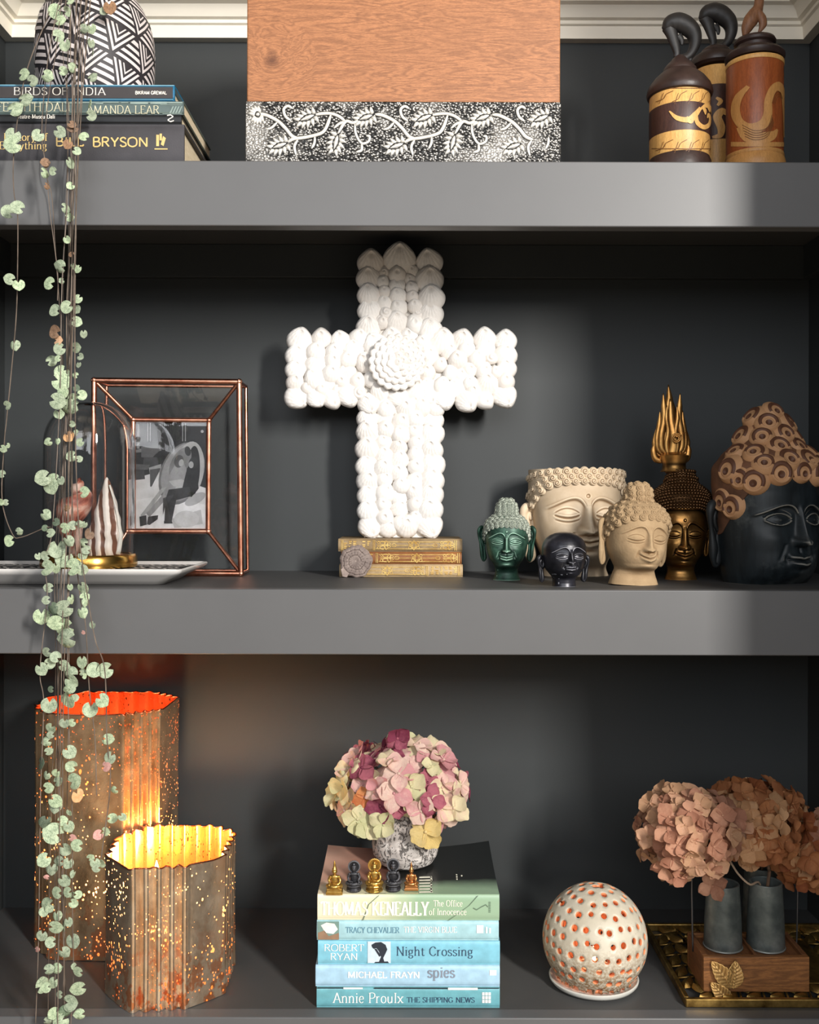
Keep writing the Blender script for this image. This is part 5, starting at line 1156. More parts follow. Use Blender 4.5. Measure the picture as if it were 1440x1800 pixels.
# large black wooden head with carved natural-wood hair
n = N('blackened_wood'); f = n.noise(12, 5, .6, n.co('Object', (9, 9, 1.5))); g = n.noise(30, 4, .7); pt = n.point(.495, .535)
wr = n.rng(n.noise(14, 5, .7), .52, .72)
c = n.mix(n.math('MULTIPLY', wr, .75), n.ramp(f, [(.3, C(14, 20, 23)), (.7, C(34, 42, 46))]), C(96, 100, 98)); c = n.mix(n.rng(pt, .55, 1., 0, .75), c, C(140, 136, 126))
Mw = n.set(c, .5, 0, n.bump(f, .25, .001), .45)
Mh = wood('carved_hair_wood', C(216, 168, 122), C(128, 84, 56), 'z', 2.6, .6, 8, contrast=.6); Mhb = simple('brown_carved_ground', C(112, 74, 50), .7, var=.3, vs=40); Mhd = simple('burnt_wood', C(100, 62, 42), .6, var=.3, vs=60)
h6, R = mkhead('large black wooden head with tiered tan carved curls, at the far end beside the wall', 1348, .122, 88, .42)
p = shift(STD, A=[(-1.28, .86), (-1.1, .90), (-.8, .94), (-.4, .98), (.1, 1.0), (.5, .99), (.8, .95), (1.0, .8), (1.2, .4)], Bf=[(-1.28, .55), (-1.15, .72), (-1.0, .82), (-.6, .86), (0, .88), (.5, .90), (.8, .88), (1.0, .7), (1.2, .3)], Bb=[(-1.28, .7), (-.6, .85), (.2, .9), (.8, .85), (1.2, .3)],
          nose=-.48, mouth=-.79, chin=-1.16, bot=-1.28, top=1.18, eye='open', ex=.44, nw=.8, nh=.95, mw=.28, smile=.02, urna=0, sq=.88, rough=.0, eyez=-.02, browh=.20, brow0=.06, frown=.03, rel=1.1,
          HA=[(-.5, 1.0), (.3, 1.03), (.8, 1.06), (1.05, 1.03), (1.15, .95), (1.30, .84), (1.42, .70), (1.55, .62), (1.75, .50), (1.95, .38), (2.1, .27), (2.25, .10), (2.28, .02)], hl=[.80, .79, .6, .2, -.3, -.6], ht=2.27, hbf=.9, hbb=.92)
ob('face', headmesh(p, R, 260, 260), Mw, h6, world=False, ang=180)
SC_ = curlmesh('hair_curl', [Mh, Mhd], 'scale'); hair(p, R, Mhb, h6, SC_, .25, [.08, .25, .43, .60, .76, .91], jit=.1, lim=1.75, offs=-.28)
ear(h6, Mwe, R, -1, 1.0, 1.3, .4, 1.0, .35, .02, rz=.2); ear(h6, Mwe, R, 1, 1.0, 1.3, .4, 1.0, .35, .02, rz=.2)
# ================================================================ BOTTOM SHELF
# ---- two mercury-glass candle lanterns
n = N('speckled_mercury_glass')
def mercury(name, tint, inner):
    n = N(name); co = n.co('Object', (1, 1, .75)); g = n.n('ShaderNodeNewGeometry')
    a = n.vor(230, co); b_ = n.noise(26, 4, .7, co); z = n.sep(n.co())['Z']
    c_ = n.vor(95, n.co('Object', (1, 1, .6), (0, 0, 0), (.3, .2, .1)))
    thr = n.rng(b_, .36, .66, .04, .30)
    sp = n.math('MAXIMUM', n.math('LESS_THAN', a, thr), n.math('LESS_THAN', c_, n.rng(b_, .45, .72, .0, .30)))
    f = n.noise(40, 5, .65, co)
    ros = n.math('MULTIPLY', n.rng(n.noise(75, 3, .6, co), .50, .56), n.rng(z, .10, .02))
    silver = n.n('ShaderNodeBsdfPrincipled'); n.link(n.mix(g.outputs['Backfacing'], n.mix(ros, n.ramp(f, [(.3, tint[0]), (.7, tint[1])]), C(214, 140, 96)), inner), silver.inputs['Base Color'])
    silver.inputs['Metallic'].default_value = .83; n.link(n.rng(f, .3, .7, .12, .28), silver.inputs['Roughness'])
    n.link(n.bump(n.noise(70, 4), .18, .0015), silver.inputs['Normal'])
    tr = n.n('ShaderNodeBsdfTranslucent'); tr.inputs[0].default_value = C(255, 226, 180); tp = n.n('ShaderNodeBsdfTransparent'); tp.inputs[0].default_value = C(255, 216, 160)
    am = n.n('ShaderNodeMixShader'); am.inputs[0].default_value = .25; n.link(tr.outputs[0], am.inputs[1]); n.link(tp.outputs[0], am.inputs[2])
    ms = n.n('ShaderNodeMixShader'); n.link(n.math('MULTIPLY', sp, .92), ms.inputs[0]); n.link(silver.outputs[0], ms.inputs[1]); n.link(am.outputs[0], ms.inputs[2])
    n.link(ms.outputs[0], n.out.inputs[0]); return n.mat
M_m1 = mercury('tall_mercury_glass', (C(176, 138, 100), C(226, 196, 158)), C(240, 152, 88)); M_m2 = mercury('short_mercury_glass', (C(200, 166, 132), C(244, 224, 198)), C(248, 182, 112))
M_wax = simple('candle_wax', C(245, 230, 200), .5, var=.04); M_wick = simple('black_wick', C(25, 22, 20), .9)
M_flame = emis('candle_flame', (1., .62, .22, 1), 60)
def lantern(label, poly, flut, ztop, amp, mat, candle, power):
    cx_ = sum(p[0] for p in poly) / len(poly); cy_ = sum(p[1] for p in poly) / len(poly)
    o = thing('candle_lantern', label, 'candle holder', (cx_, cy_, ZB)); H = ztop - ZB
    P = []; m_ = len(poly)
    for i in range(m_):
        a = Vector(poly[i]); b_ = Vector(poly[(i + 1) % m_]); k = flut.get(i, 0); d = b_ - a; nn = Vector((d.y, -d.x)).normalized()
        st = k * 8 if k else 4
        for j in range(st):
            f = j / st; e = amp * (.5 - .5 * math.cos(2 * PI * k * f)) * (1 if k else 0); e = e - amp * .35 * (abs(math.sin(PI * k * f)) < .2 if k else 0)
            P.append(a + d * f + nn * e)
    V = []; nz_ = 14; np_ = len(P)
    for j in range(nz_):
        t = j / (nz_ - 1); k = 1.0 - .012 * math.sin(PI * t)
        for i, p in enumerate(P):
            wob = .0009 * math.sin(i * .9) * (t > .9)
            V.append((cx_ + (p.x - cx_) * k, cy_ + (p.y - cy_) * k, ZB + .0008 + (H - .0008) * t + wob))
    mb = MB().grid(V, np_, nz_, wrap=True); ob('mirrored_glass', mb, mat, o, ang=50)
    V2 = [(*(p), ) for p in V[:np_]]; mb = MB(); c0 = len(V2); mb.add(V2 + [(cx_, cy_, ZB + .0025)], [(c0, (i + 1) % np_, i) for i in range(np_)]); ob('glass_base', mb, mat, o, smooth=False)
    rim = MB().tube([Vector(v) for v in V[-np_:]] + [Vector(V[-np_])], .0009, 6, cap=False); ob('rim', rim, M_cop, o, ang=180)
    cxx, cyy, r_, hh = candle
    cd = thing('candle', label.split(' mirrored')[0] + ' cream candle burning inside the ' + ('tall' if H > .2 else 'short') + ' copper-mirrored lantern', 'candle', (cxx, cyy, ZB + .003))
    cd['label'] = ('cream pillar candle burning inside the tall mirrored lantern' if H > .2 else 'cream pillar candle burning inside the short fluted lantern')
    ob('wax', MB().lathe([(r_ * .98, 0), (r_, .002), (r_, hh - .002), (r_ * .9, hh), (r_ * .3, hh - .003), (.001, hh - .003)], 28, cap1=False), M_wax, cd, world=False)
    ob('wick', MB().tube([(0, 0, hh - .004), (.0004, 0, hh + .006)], .0007, 6), M_wick, cd, world=False)
    ob('flame', MB().lathe([(.0005, hh + .004), (.0035, hh + .009), (.0045, hh + .014), (.0035, hh + .021), (.0015, hh + .028), (.0002, hh + .033)], 14), M_flame, cd, world=False, ang=180)
    l = bpy.data.lights.new('candle_light', 'POINT'); l.energy = power; l.color = (1.0, .68, .37); l.shadow_soft_size = .018
    lo = bpy.data.objects.new('candle_light', l); COL.objects.link(lo); lo.location = (cxx, cyy - .006, ZB + .003 + hh + .022)
    return o
lantern('tall copper-mirrored speckled glass candle lantern behind the short one', [(-.469, .182), (-.431, .137), (-.353, .134), (-.307, .172), (-.302, .238), (-.345, .281), (-.444, .281), (-.475, .244)], {0: 3, 2: 5, 4: 4, 5: 5, 7: 3}, HZ - .262, .0055, M_m1, (-.345, .188, .022, .085), 2.2)
lantern('short fluted copper-mirrored glass candle lantern in front of the tall one', [(-.339, .047), (-.308, .011), (-.239, .022), (-.211, .047), (-.212, .135), (-.239, .158), (-.315, .158), (-.345, .116)], {1: 5, 3: 5, 4: 2, 5: 5, 6: 3, 7: 4}, HZ - .405, .005, M_m2, (-.293, .085, .024, .105), 1.7)

# ---- five paperbacks
yk = .022; pyB = 880 + .563 * sc(yk)
M_teal = ink('teal_cover', C(108, 170, 180), .35); M_lb = ink('pale_blue_cover', C(168, 204, 226), .35); M_sky = ink('sky_blue_cover', C(128, 192, 212), .35); M_mist = ink('misty_blue_cover', C(166, 206, 214), .35)
M_w2 = ink('white_lettering', C(246, 246, 240)); M_navy = ink('dark_blue_lettering', C(48, 70, 96)); M_gb = ink('grey_lettering', C(134, 142, 156)); M_pt = ink('slate_blue_lettering', C(94, 140, 162)); M_pw = ink('cream_lettering', C(250, 246, 226))
yy = yk - .0007
g_ = 'paperbacks stacked under the flower vase'
b = book('paperback_book', 'teal paperback at the very bottom of the blue paperback stack', 559, 881, 1735.5, pyB - .2, yk, .128, M_teal, group=g_)
t = MB(); print_px(t, 'Annie Proulx', 588, 711, 1763, 1745.5, yy, tv=.11); ob('lettering', t, M_w2, b, smooth=False)
t = MB(); print_px(t, 'THE SHIPPING NEWS', 718, 837, 1762, 1753, yy, tv=.14); ob('lettering', t, M_navy, b, smooth=False)
t = MB()
for i in range(3):
    for j in range(3): rect_px(t, 850 + i * 5.4, 854.5 + i * 5.4, 1744 + j * 6.6, 1749.5 + j * 6.6, yy)
ob('publisher_mark', t, M_w2, b, smooth=False)
t = MB(); rect_px(t, 560, 640, 1735.8, 1738, yy); rect_px(t, 660, 790, 1735.8, 1738.4, yy); rect_px(t, 830, 880, 1735.8, 1737.6, yy); ob('spine_art', t, ink('dark_print', C(30, 44, 52)), b, smooth=False)
t = MB(); rect_px(t, 606, 640, 1736, 1739, yy - .0002); rect_px(t, 790, 842, 1736, 1740, yy - .0002); ob('spine_art', t, M_w2, b, smooth=False)
b = book('paperback_book', 'pale blue paperback with white and grey lettering, second from the bottom of the stack', 557, 881, 1697, 1735, yk, .129, M_lb, group=g_)
t = MB(); print_px(t, 'MICHAEL FRAYN', 614, 740, 1719, 1708.5, yy, tv=.24, th=.11); ob('lettering', t, M_w2, b, smooth=False); t = MB(); rect_px(t, 863, 875, 1705, 1714, yy); ob('publisher_mark', t, M_w2, b, smooth=False)
t = MB(); print_px(t, 'spies', 754, 802, 1718, 1699.5, yy, tv=.15, th=.09); ob('lettering', t, M_gb, b, smooth=False)
b = book('paperback_book', 'sky blue paperback with a small picture of a bending man, middle of the stack', 561, 881, 1654, 1696.5, yk, .128, M_sky, group=g_)
t = MB(); print_px(t, 'ROBERT', 572, 642, 1672, 1660.5, yy, tv=.15); ob('lettering', t, M_w2, b, smooth=False); t = MB(); print_px(t, 'RYAN', 583, 631, 1687.5, 1676, yy, tv=.15); ob('lettering', t, M_w2, b, smooth=False)
t = MB(); print_px(t, 'Night Crossing', 699, 834, 1680, 1664, yy, tv=.1, th=.05); ob('lettering', t, M_navy, b, smooth=False)
t = MB(); rect_px(t, 648.5, 689, 1655, 1693, yy); ob('spine_picture', t, ink('pale_picture', C(206, 222, 232)), b, smooth=False)
t = MB(); poly_px(t, [(655, 1661), (662, 1657), (672, 1656), (680, 1661), (683, 1669), (680, 1676), (676, 1684), (678, 1691), (668, 1692), (672, 1682), (668, 1672), (664, 1667), (659, 1668), (656, 1665)], yy - .0003); poly_px(t, [(660, 1668), (664, 1668), (672, 1680), (669, 1682)], yy - .0003)
poly_px(t, [(662, 1691), (684, 1690), (686, 1693), (660, 1693)], yy - .0003); ob('picture_figure', t, ink('dark_figure_print', C(38, 44, 56)), b, smooth=False)
b = book('paperback_book', 'misty blue paperback with white title, second from the top of the stack', 559, 879, 1618.5, 1653.5, yk, .127, M_mist, group=g_)
t = MB(); print_px(t, 'TRACY CHEVALIER', 610, 704, 1640, 1630, yy, tv=.12); ob('lettering', t, M_pt, b, smooth=False)
t = MB(); print_px(t, 'THE VIRGIN BLUE', 712, 805, 1639, 1629, yy, tv=.14); ob('lettering', t, M_w2, b, smooth=False); t = MB(); rect_px(t, 840, 852, 1626, 1640, yy); rect_px(t, 856, 859, 1629, 1640, yy); rect_px(t, 862, 865, 1631, 1640, yy); ob('publisher_mark', t, M_w2, b, smooth=False)
t = MB(); rect_px(t, 560, 598, 1620, 1652, yy); ob('spine_picture', t, ink('green_picture', C(120, 148, 140)), b, smooth=False)
t = MB(); poly_px(t, [(566, 1627), (576, 1622), (590, 1624), (596, 1634), (588, 1642), (574, 1640)], yy - .0003); ob('spine_picture', t, ink('white_picture', C(240, 234, 226)), b, smooth=False)
t = MB(); poly_px(t, [(561, 1640), (572, 1636), (580, 1646), (598, 1640), (598, 1652), (561, 1652)], yy - .0003); ob('spine_picture', t, ink('brown_picture', C(150, 120, 96)), b, smooth=False)
n = N('photo_cover'); co = n.co(); s3 = n.sep(co); f = n.noise(16, 4, .6, co)
gx_ = n.math('ADD', s3['X'], n.math('MULTIPLY', n.math('SUBTRACT', f, .5), .05))
base = n.ramp(n.rng(gx_, -.1, .1), [(.0, C(214, 172, 152)), (.3, C(150, 100, 84)), (.46, C(30, 30, 28)), (1, C(16, 20, 20))])
gn = n.ramp(n.rng(gx_, -.1, .1), [(.0, C(240, 226, 196)), (.3, C(214, 214, 180)), (.55, C(150, 178, 146)), (1, C(150, 178, 150))])
M_cov = n.set(n.mix(n.rng(n.math('ADD', s3['Y'], n.math('MULTIPLY', n.math('SUBTRACT', f, .5), .02)), .018, .045), gn, base), .3, 0, None, .5, .2)
b = book('paperback_book', 'paperback with a dark photo cover and green spine, topmost of the stack under the vase', 560, 880, 1572.5, 1618, yk, .150, M_cov, group=g_, curl=.011)
t = MB(); print_px(t, 'THOMAS KENEALLY', 566, 755, 1609, 1585.5, yy, tv=.17, th=.06); ob('lettering', t, M_pw, b, smooth=False); t = MB(); print_px(t, 'The Office', 764, 815, 1593, 1582.5, yy, tv=.12); ob('lettering', t, M_pw, b, smooth=False); t = MB(); print_px(t, 'of Innocence', 756, 822, 1608, 1597, yy, tv=.12); ob('lettering', t, M_pw, b, smooth=False)
t = MB(); P = [(834, 1596), (840, 1599), (848, 1594), (856, 1590), (860, 1594)]
for p, q in zip(P, P[1:]): poly_px(t, [(p[0], p[1] - .9), (q[0], q[1] - .9), (q[0], q[1] + .9), (p[0], p[1] + .9)], yy)
for k in range(7): rect_px(t, 861, 864.5, 1585 + k * 2.8, 1586.6 + k * 2.8, yy)
for P in ([(640, 1618), (650, 1590), (668, 1574)], [(790, 1618), (826, 1592), (842, 1574)]):
    for p, q in zip(P, P[1:]): poly_px(t, [(p[0] - .8, p[1]), (q[0] - .8, q[1]), (q[0] + .8, q[1]), (p[0] + .8, p[1])], yy + .0002)
ob('publisher_mark', t, ink('dark_green_print', C(96, 116, 96)), b, smooth=False)
ZTB = W(0, 1572.5, yk).z
# lettering running across the cover
def cover_pt(px, py):
    s = (py - 880) / (HZ - ZTB); y = F / s - D0; return ((px - CX) / s, y)
t = MB()
def cquad(a, b_, c, d): 
    t.add([(*cover_pt(*q), ZTB + .0007) for q in (a, b_, c, d)], [(3, 2, 1, 0)])
for k in range(6): y0 = 1542 + k * 5.2; cquad((739, y0), (760 + k * .5, y0 - .6), (760.5 + k * .5, y0 + 2), (738.6, y0 + 2.6))
for k in range(3): y0 = 1541 + k * 10; cquad((758, y0), (761, y0), (762, y0 + 8), (759, y0 + 8))
ob('cover_lettering', t, M_pw, b, smooth=False); t = MB()
for c_, (x0_, n__) in enumerate(((801, 9), (810, 7), (819, 3))):
    for k in range(n__): y0 = 1513 + c_ * 2 + k * 4; cquad((x0_ + k * .35, y0), (x0_ + 2.6 + k * .35, y0), (x0_ + 2.9 + k * .35, y0 + 2.4), (x0_ + .3 + k * .35, y0 + 2.4))
ob('cover_lettering', t, M_pw, b, smooth=False)

# ---- pumice vase
yv = .118; vs_ = sc(yv); vx = W(714, 0, yv).x; RV = 58.5 / vs_
vase = thing('stone_vase', 'rough white and grey pitted vase standing on the paperback stack', 'vase', (vx, yv, ZTB + .0006))
n = N('pitted_white_glaze'); co = n.co(); st = n.co('Object', (1, 1, .75)); w1 = n.noise(120, 4, .7, st, 1.5); d2 = n.vor(300, st)
pit = n.math('MAXIMUM', n.rng(w1, .47, .40), n.math('MULTIPLY', n.rng(d2, .22, .14), n.rng(w1, .62, .5)))
c = n.mix(n.math('MULTIPLY', pit, .85), n.ramp(n.noise(50, 4), [(.3, C(160, 151, 146)), (.7, C(214, 207, 201))]), C(66, 60, 58))
M_vase = n.set(c, .7, 0, n.bump(n.math('SUBTRACT', 1., pit), .9, .0025), .3)
VP = [(.010, 0), (.026, .0008), (.034, .005), (.0385, .013), (.0403, .026), (.0398, .042), (.0375, .058), (.034, .070), (.0318, .080), (.0315, .088), (.0300, .0895), (.0285, .087), (.030, .070), (.034, .050), (.03, .012), (.001, .008)]
vr = np.random.RandomState(4); hole = [(vr.uniform(-PI, 0), vr.uniform(.012, .082), vr.uniform(.0012, .0028)) for _ in range(70)]
prof_ = []
for (a, b_) in zip(VP, VP[1:]):
    k = 10 if a[1] < .0880 and b_[0] > .0 and len(prof_) < 90 else 2
    for i in range(k): prof_.append((a[0] + (b_[0] - a[0]) * i / k, a[1] + (b_[1] - a[1]) * i / k))
prof_.append(VP[-1])
def frv(q, z):
    qq = q if q < PI else q - 2 * PI; f = 1 + .008 * math.sin(3 * q + z * 90) + .006 * math.sin(7 * q - z * 160)
    for a, zz, r_ in hole:
        dd = ((qq - a) * .04) ** 2 + (z - zz) ** 2
        if dd < (3 * r_) ** 2: f -= .05 * math.exp(-dd / (r_ * .8) ** 2) + 0
    return f
nin = sum(1 for p in prof_) 
ob('vase_body', MB().lathe(prof_, 150, fr=frv, cap1=False), M_vase, vase, world=False, ang=180)

# ---- hydrangeas
def petalmat(name, c, edge, var=.1, trans=.25):
    n = N(name); co = n.co(); f = n.noise(1.6, 4, .6, co); oi = n.n('ShaderNodeObjectInfo'); r2 = n.noise(9, 3, .6, n.co('Object', (4, 1, .6)))
    col = n.mix(n.rng(n.math('ADD', f, n.math('MULTIPLY', n.math('SUBTRACT', oi.outputs['Random'], .5), .5)), .38, .68), c, edge)
    col = n.mix(n.rng(r2, .5, .75, 0, .25), col, tuple(x * .45 for x in c[:3]) + (1,))
    n.set(col, .65, 0, n.bump(r2, .3, .03), .25, None, None, None, None); n.b.inputs['Subsurface Weight'].default_value = 0
    tl_ = n.n('ShaderNodeBsdfTranslucent'); n.link(col, tl_.inputs[0]); ms = n.n('ShaderNodeMixShader'); ms.inputs[0].default_value = trans
    n.link(n.b.outputs[0], ms.inputs[1]); n.link(tl_.outputs[0], ms.inputs[2]); n.link(ms.outputs[0], n.out.inputs[0]); return n.mat
def petalmesh(name, mat, cup, curl_, wave, w=.9):
    V = []; nu, nv = 7, 7
    for j in range(nv):
        t = j / (nv - 1); hw = w * .58 * (math.sin(PI * min(1, t * .80 + .05)) ** .85) * (1 - max(0, t - .8) * 2.4) + .02
        for i in range(nu):
            u = -1 + 2 * i / (nu - 1); x = u * hw; z = t - .10 * u * u * t * t
            V.append((x, -(cup * u * u * hw + curl_ * t * t) + wave * math.sin(u * 3 + t * 4) * t, z))
    return mesh(name, MB().grid(V, nu, nv), mat, ang=180)
def hydrangea(label, cpx, cpy, y, rx, ry, rz_, nfl, size, pal, stem, seed, ymin=-.35, jit=.12, extra=(), vase_gap=False):
    """pal(u, w): colour key for a floret at normalised picture offset"""
    c = W(cpx, cpy, y); s = sc(y); o = thing('dried_hydrangea', label, 'flower', stem[-1], 0, 'dried hydrangea heads'); r = random.Random(seed)
    mats_, mes = {}, {}
    m_ = MB(); P = crom(list(stem) + [c], 6) if len(stem) > 1 else [stem[0], c]; P = P[::1]
    ob('stem', MB().tube(P, [.0019] * len(P), 7), M_twig, o); 
    core = MB(); offc = Vector((0, 0, 0)); fl = []
    ga = PI * (3 - math.sqrt(5))
    for i in range(nfl):
        zz = 1 - 2 * (i + .5) / nfl; rr = math.sqrt(1 - zz * zz); a = ga * i; d = Vector((rr * math.cos(a), zz, rr * math.sin(a)))
        if d.y > .55: continue                       # far side, against the wall
        if d.z < ymin and r.random() < .55: continue
        if vase_gap and d.z < -.30 and abs(d.x) < .5 and d.y < .3: continue
        fl.append(d)
    br = MB()
    for d in fl:
        k = 1 + r.uniform(-jit, jit * .6); pos = Vector((d.x * rx / s * k, d.y * rz_ * k, d.z * ry / s * k)) + c
        key = pal(d.x, d.z, r); nrm = (Vector((d.x, d.y, d.z)) + Vector((r.uniform(-.55, .55), r.uniform(-.35, .1) - .2, r.uniform(-.35, .5)))).normalized()
        fls(o, br, c, pos, nrm, key, size / s * r.uniform(.8, 1.15), r)
    for (px, py, dy, key, k) in extra:
        pos = W(px, py, y + dy); fls(o, br, c, pos, Vector((r.uniform(-.2, .2), -1, r.uniform(-.1, .2))).normalized(), key, size / s * k, r)
    ob('branchlets', br, M_twig, o, kind='stuff', ang=180)
    return o
PET = {}; BEAD = {}
def fls(o, br, c, pos, nrm, key, sz, r):
    br.tube([c + (pos - c) * .12, c + (pos - c) * .6 + Vector((0, 0, -.002)), pos], .0006, 4)
    yv_ = -nrm; up = Vector((0, 0, 1)) - yv_ * yv_.z
    if up.length < .05: up = Vector((1, 0, 0))
    up.normalize(); M3 = Matrix((yv_.cross(up), yv_, up)).transposed().to_4x4()
    if key not in PET:
        m_ = PETM[key]; PET[key] = [petalmesh('petal', m_, .30, -.10, .03, .8), petalmesh('petal', m_, .45, .12, .05, .86), petalmesh('petal', m_, -.2, -.25, .06, .8)]
        BEAD[key] = mesh('floret', MB().ell((0, -.03, 0), (.09, .08, .09), 8, 6), m_, ang=180)
    fo = bpy.data.objects.new('floret', BEAD[key]); COL.objects.link(fo); fo.parent = o
    fo.matrix_local = Matrix.Translation(pos - o.location) @ M3 @ Matrix.Rotation(r.uniform(0, PI / 2), 4, 'Y') @ Matrix.Diagonal((sz, sz, sz, 1))
    tilt = r.uniform(-.15, .32)
    for k in range(4):
        R_ = Matrix.Rotation(k * PI / 2 + r.uniform(-.12, .12), 4, 'Y') @ Matrix.Rotation(tilt + r.uniform(-.2, .2), 4, 'X')
        inst('petal', PET[key][r.choice((0, 0, 1, 2))], fo, R_ @ Matrix.Diagonal((r.uniform(.9, 1.1), 1, r.uniform(.85, 1.08), 1)))
M_twig = simple('dry_twig', C(112, 84, 62), .8, var=.25, vs=80)
PETM = {'mag': petalmat('magenta_petal', C(128, 56, 78), C(180, 104, 118)), 'pink': petalmat('pink_petal', C(206, 148, 150), C(228, 200, 184)), 'cream': petalmat('cream_petal', C(232, 218, 180), C(232, 190, 180)),
        'grn': petalmat('greenish_petal', C(206, 204, 158), C(222, 212, 172)), 'org': petalmat('orange_petal', C(190, 108, 66), C(206, 140, 88)), 'yel': petalmat('yellow_petal', C(226, 198, 128), C(234, 210, 150)),
        'tan': petalmat('tan_pink_petal', C(172, 120, 96), C(200, 150, 122)), 'tan2': petalmat('pale_tan_petal', C(190, 148, 114), C(208, 162, 132)), 'brn': petalmat('brown_petal', C(164, 104, 66), C(190, 130, 86)), 'rus': petalmat('russet_petal', C(142, 80, 48), C(176, 112, 68)), 'bpale': petalmat('light_brown_petal', C(196, 148, 106), C(212, 166, 124))}
def pal1(u, w, r):
    if w > .45 and r.random() < .65: return r.choice(('mag', 'mag', 'pink', 'cream', 'pink'))
    if u < -.45: return r.choice(('org', 'org', 'grn', 'cream', 'pink') if w > -.1 else ('grn', 'grn', 'cream'))
    if u > .55: return r.choice(('mag', 'pink', 'cream', 'cream') if w > 0 else ('cream', 'pink', 'grn'))
    if w < -.25: return r.choice(('grn', 'grn', 'yel', 'cream'))
    return r.choice(('pink', 'cream', 'pink', 'grn', 'cream', 'cream', 'mag'))
yh = .120
hydrangea('pink, cream and green dried hydrangea head in the pitted vase', 704, 1387, yh, 106, 84, .062, 118, 28, pal1, [Vector((vx, yv, ZTB + .020)), Vector((vx + .002, yv, ZTB + .07))], 21, -.8, .16, vase_gap=True,
          extra=((750, 1462, -.060, 'yel', 1.25), (742, 1426, -.06, 'pink', 1.), (650, 1452, -.05, 'grn', 1.), (676, 1450, -.058, 'grn', .95), (630, 1440, -.05, 'grn', 1.), (800, 1420, -.05, 'cream', 1.05), (700, 1298, -.02, 'mag', .9)))

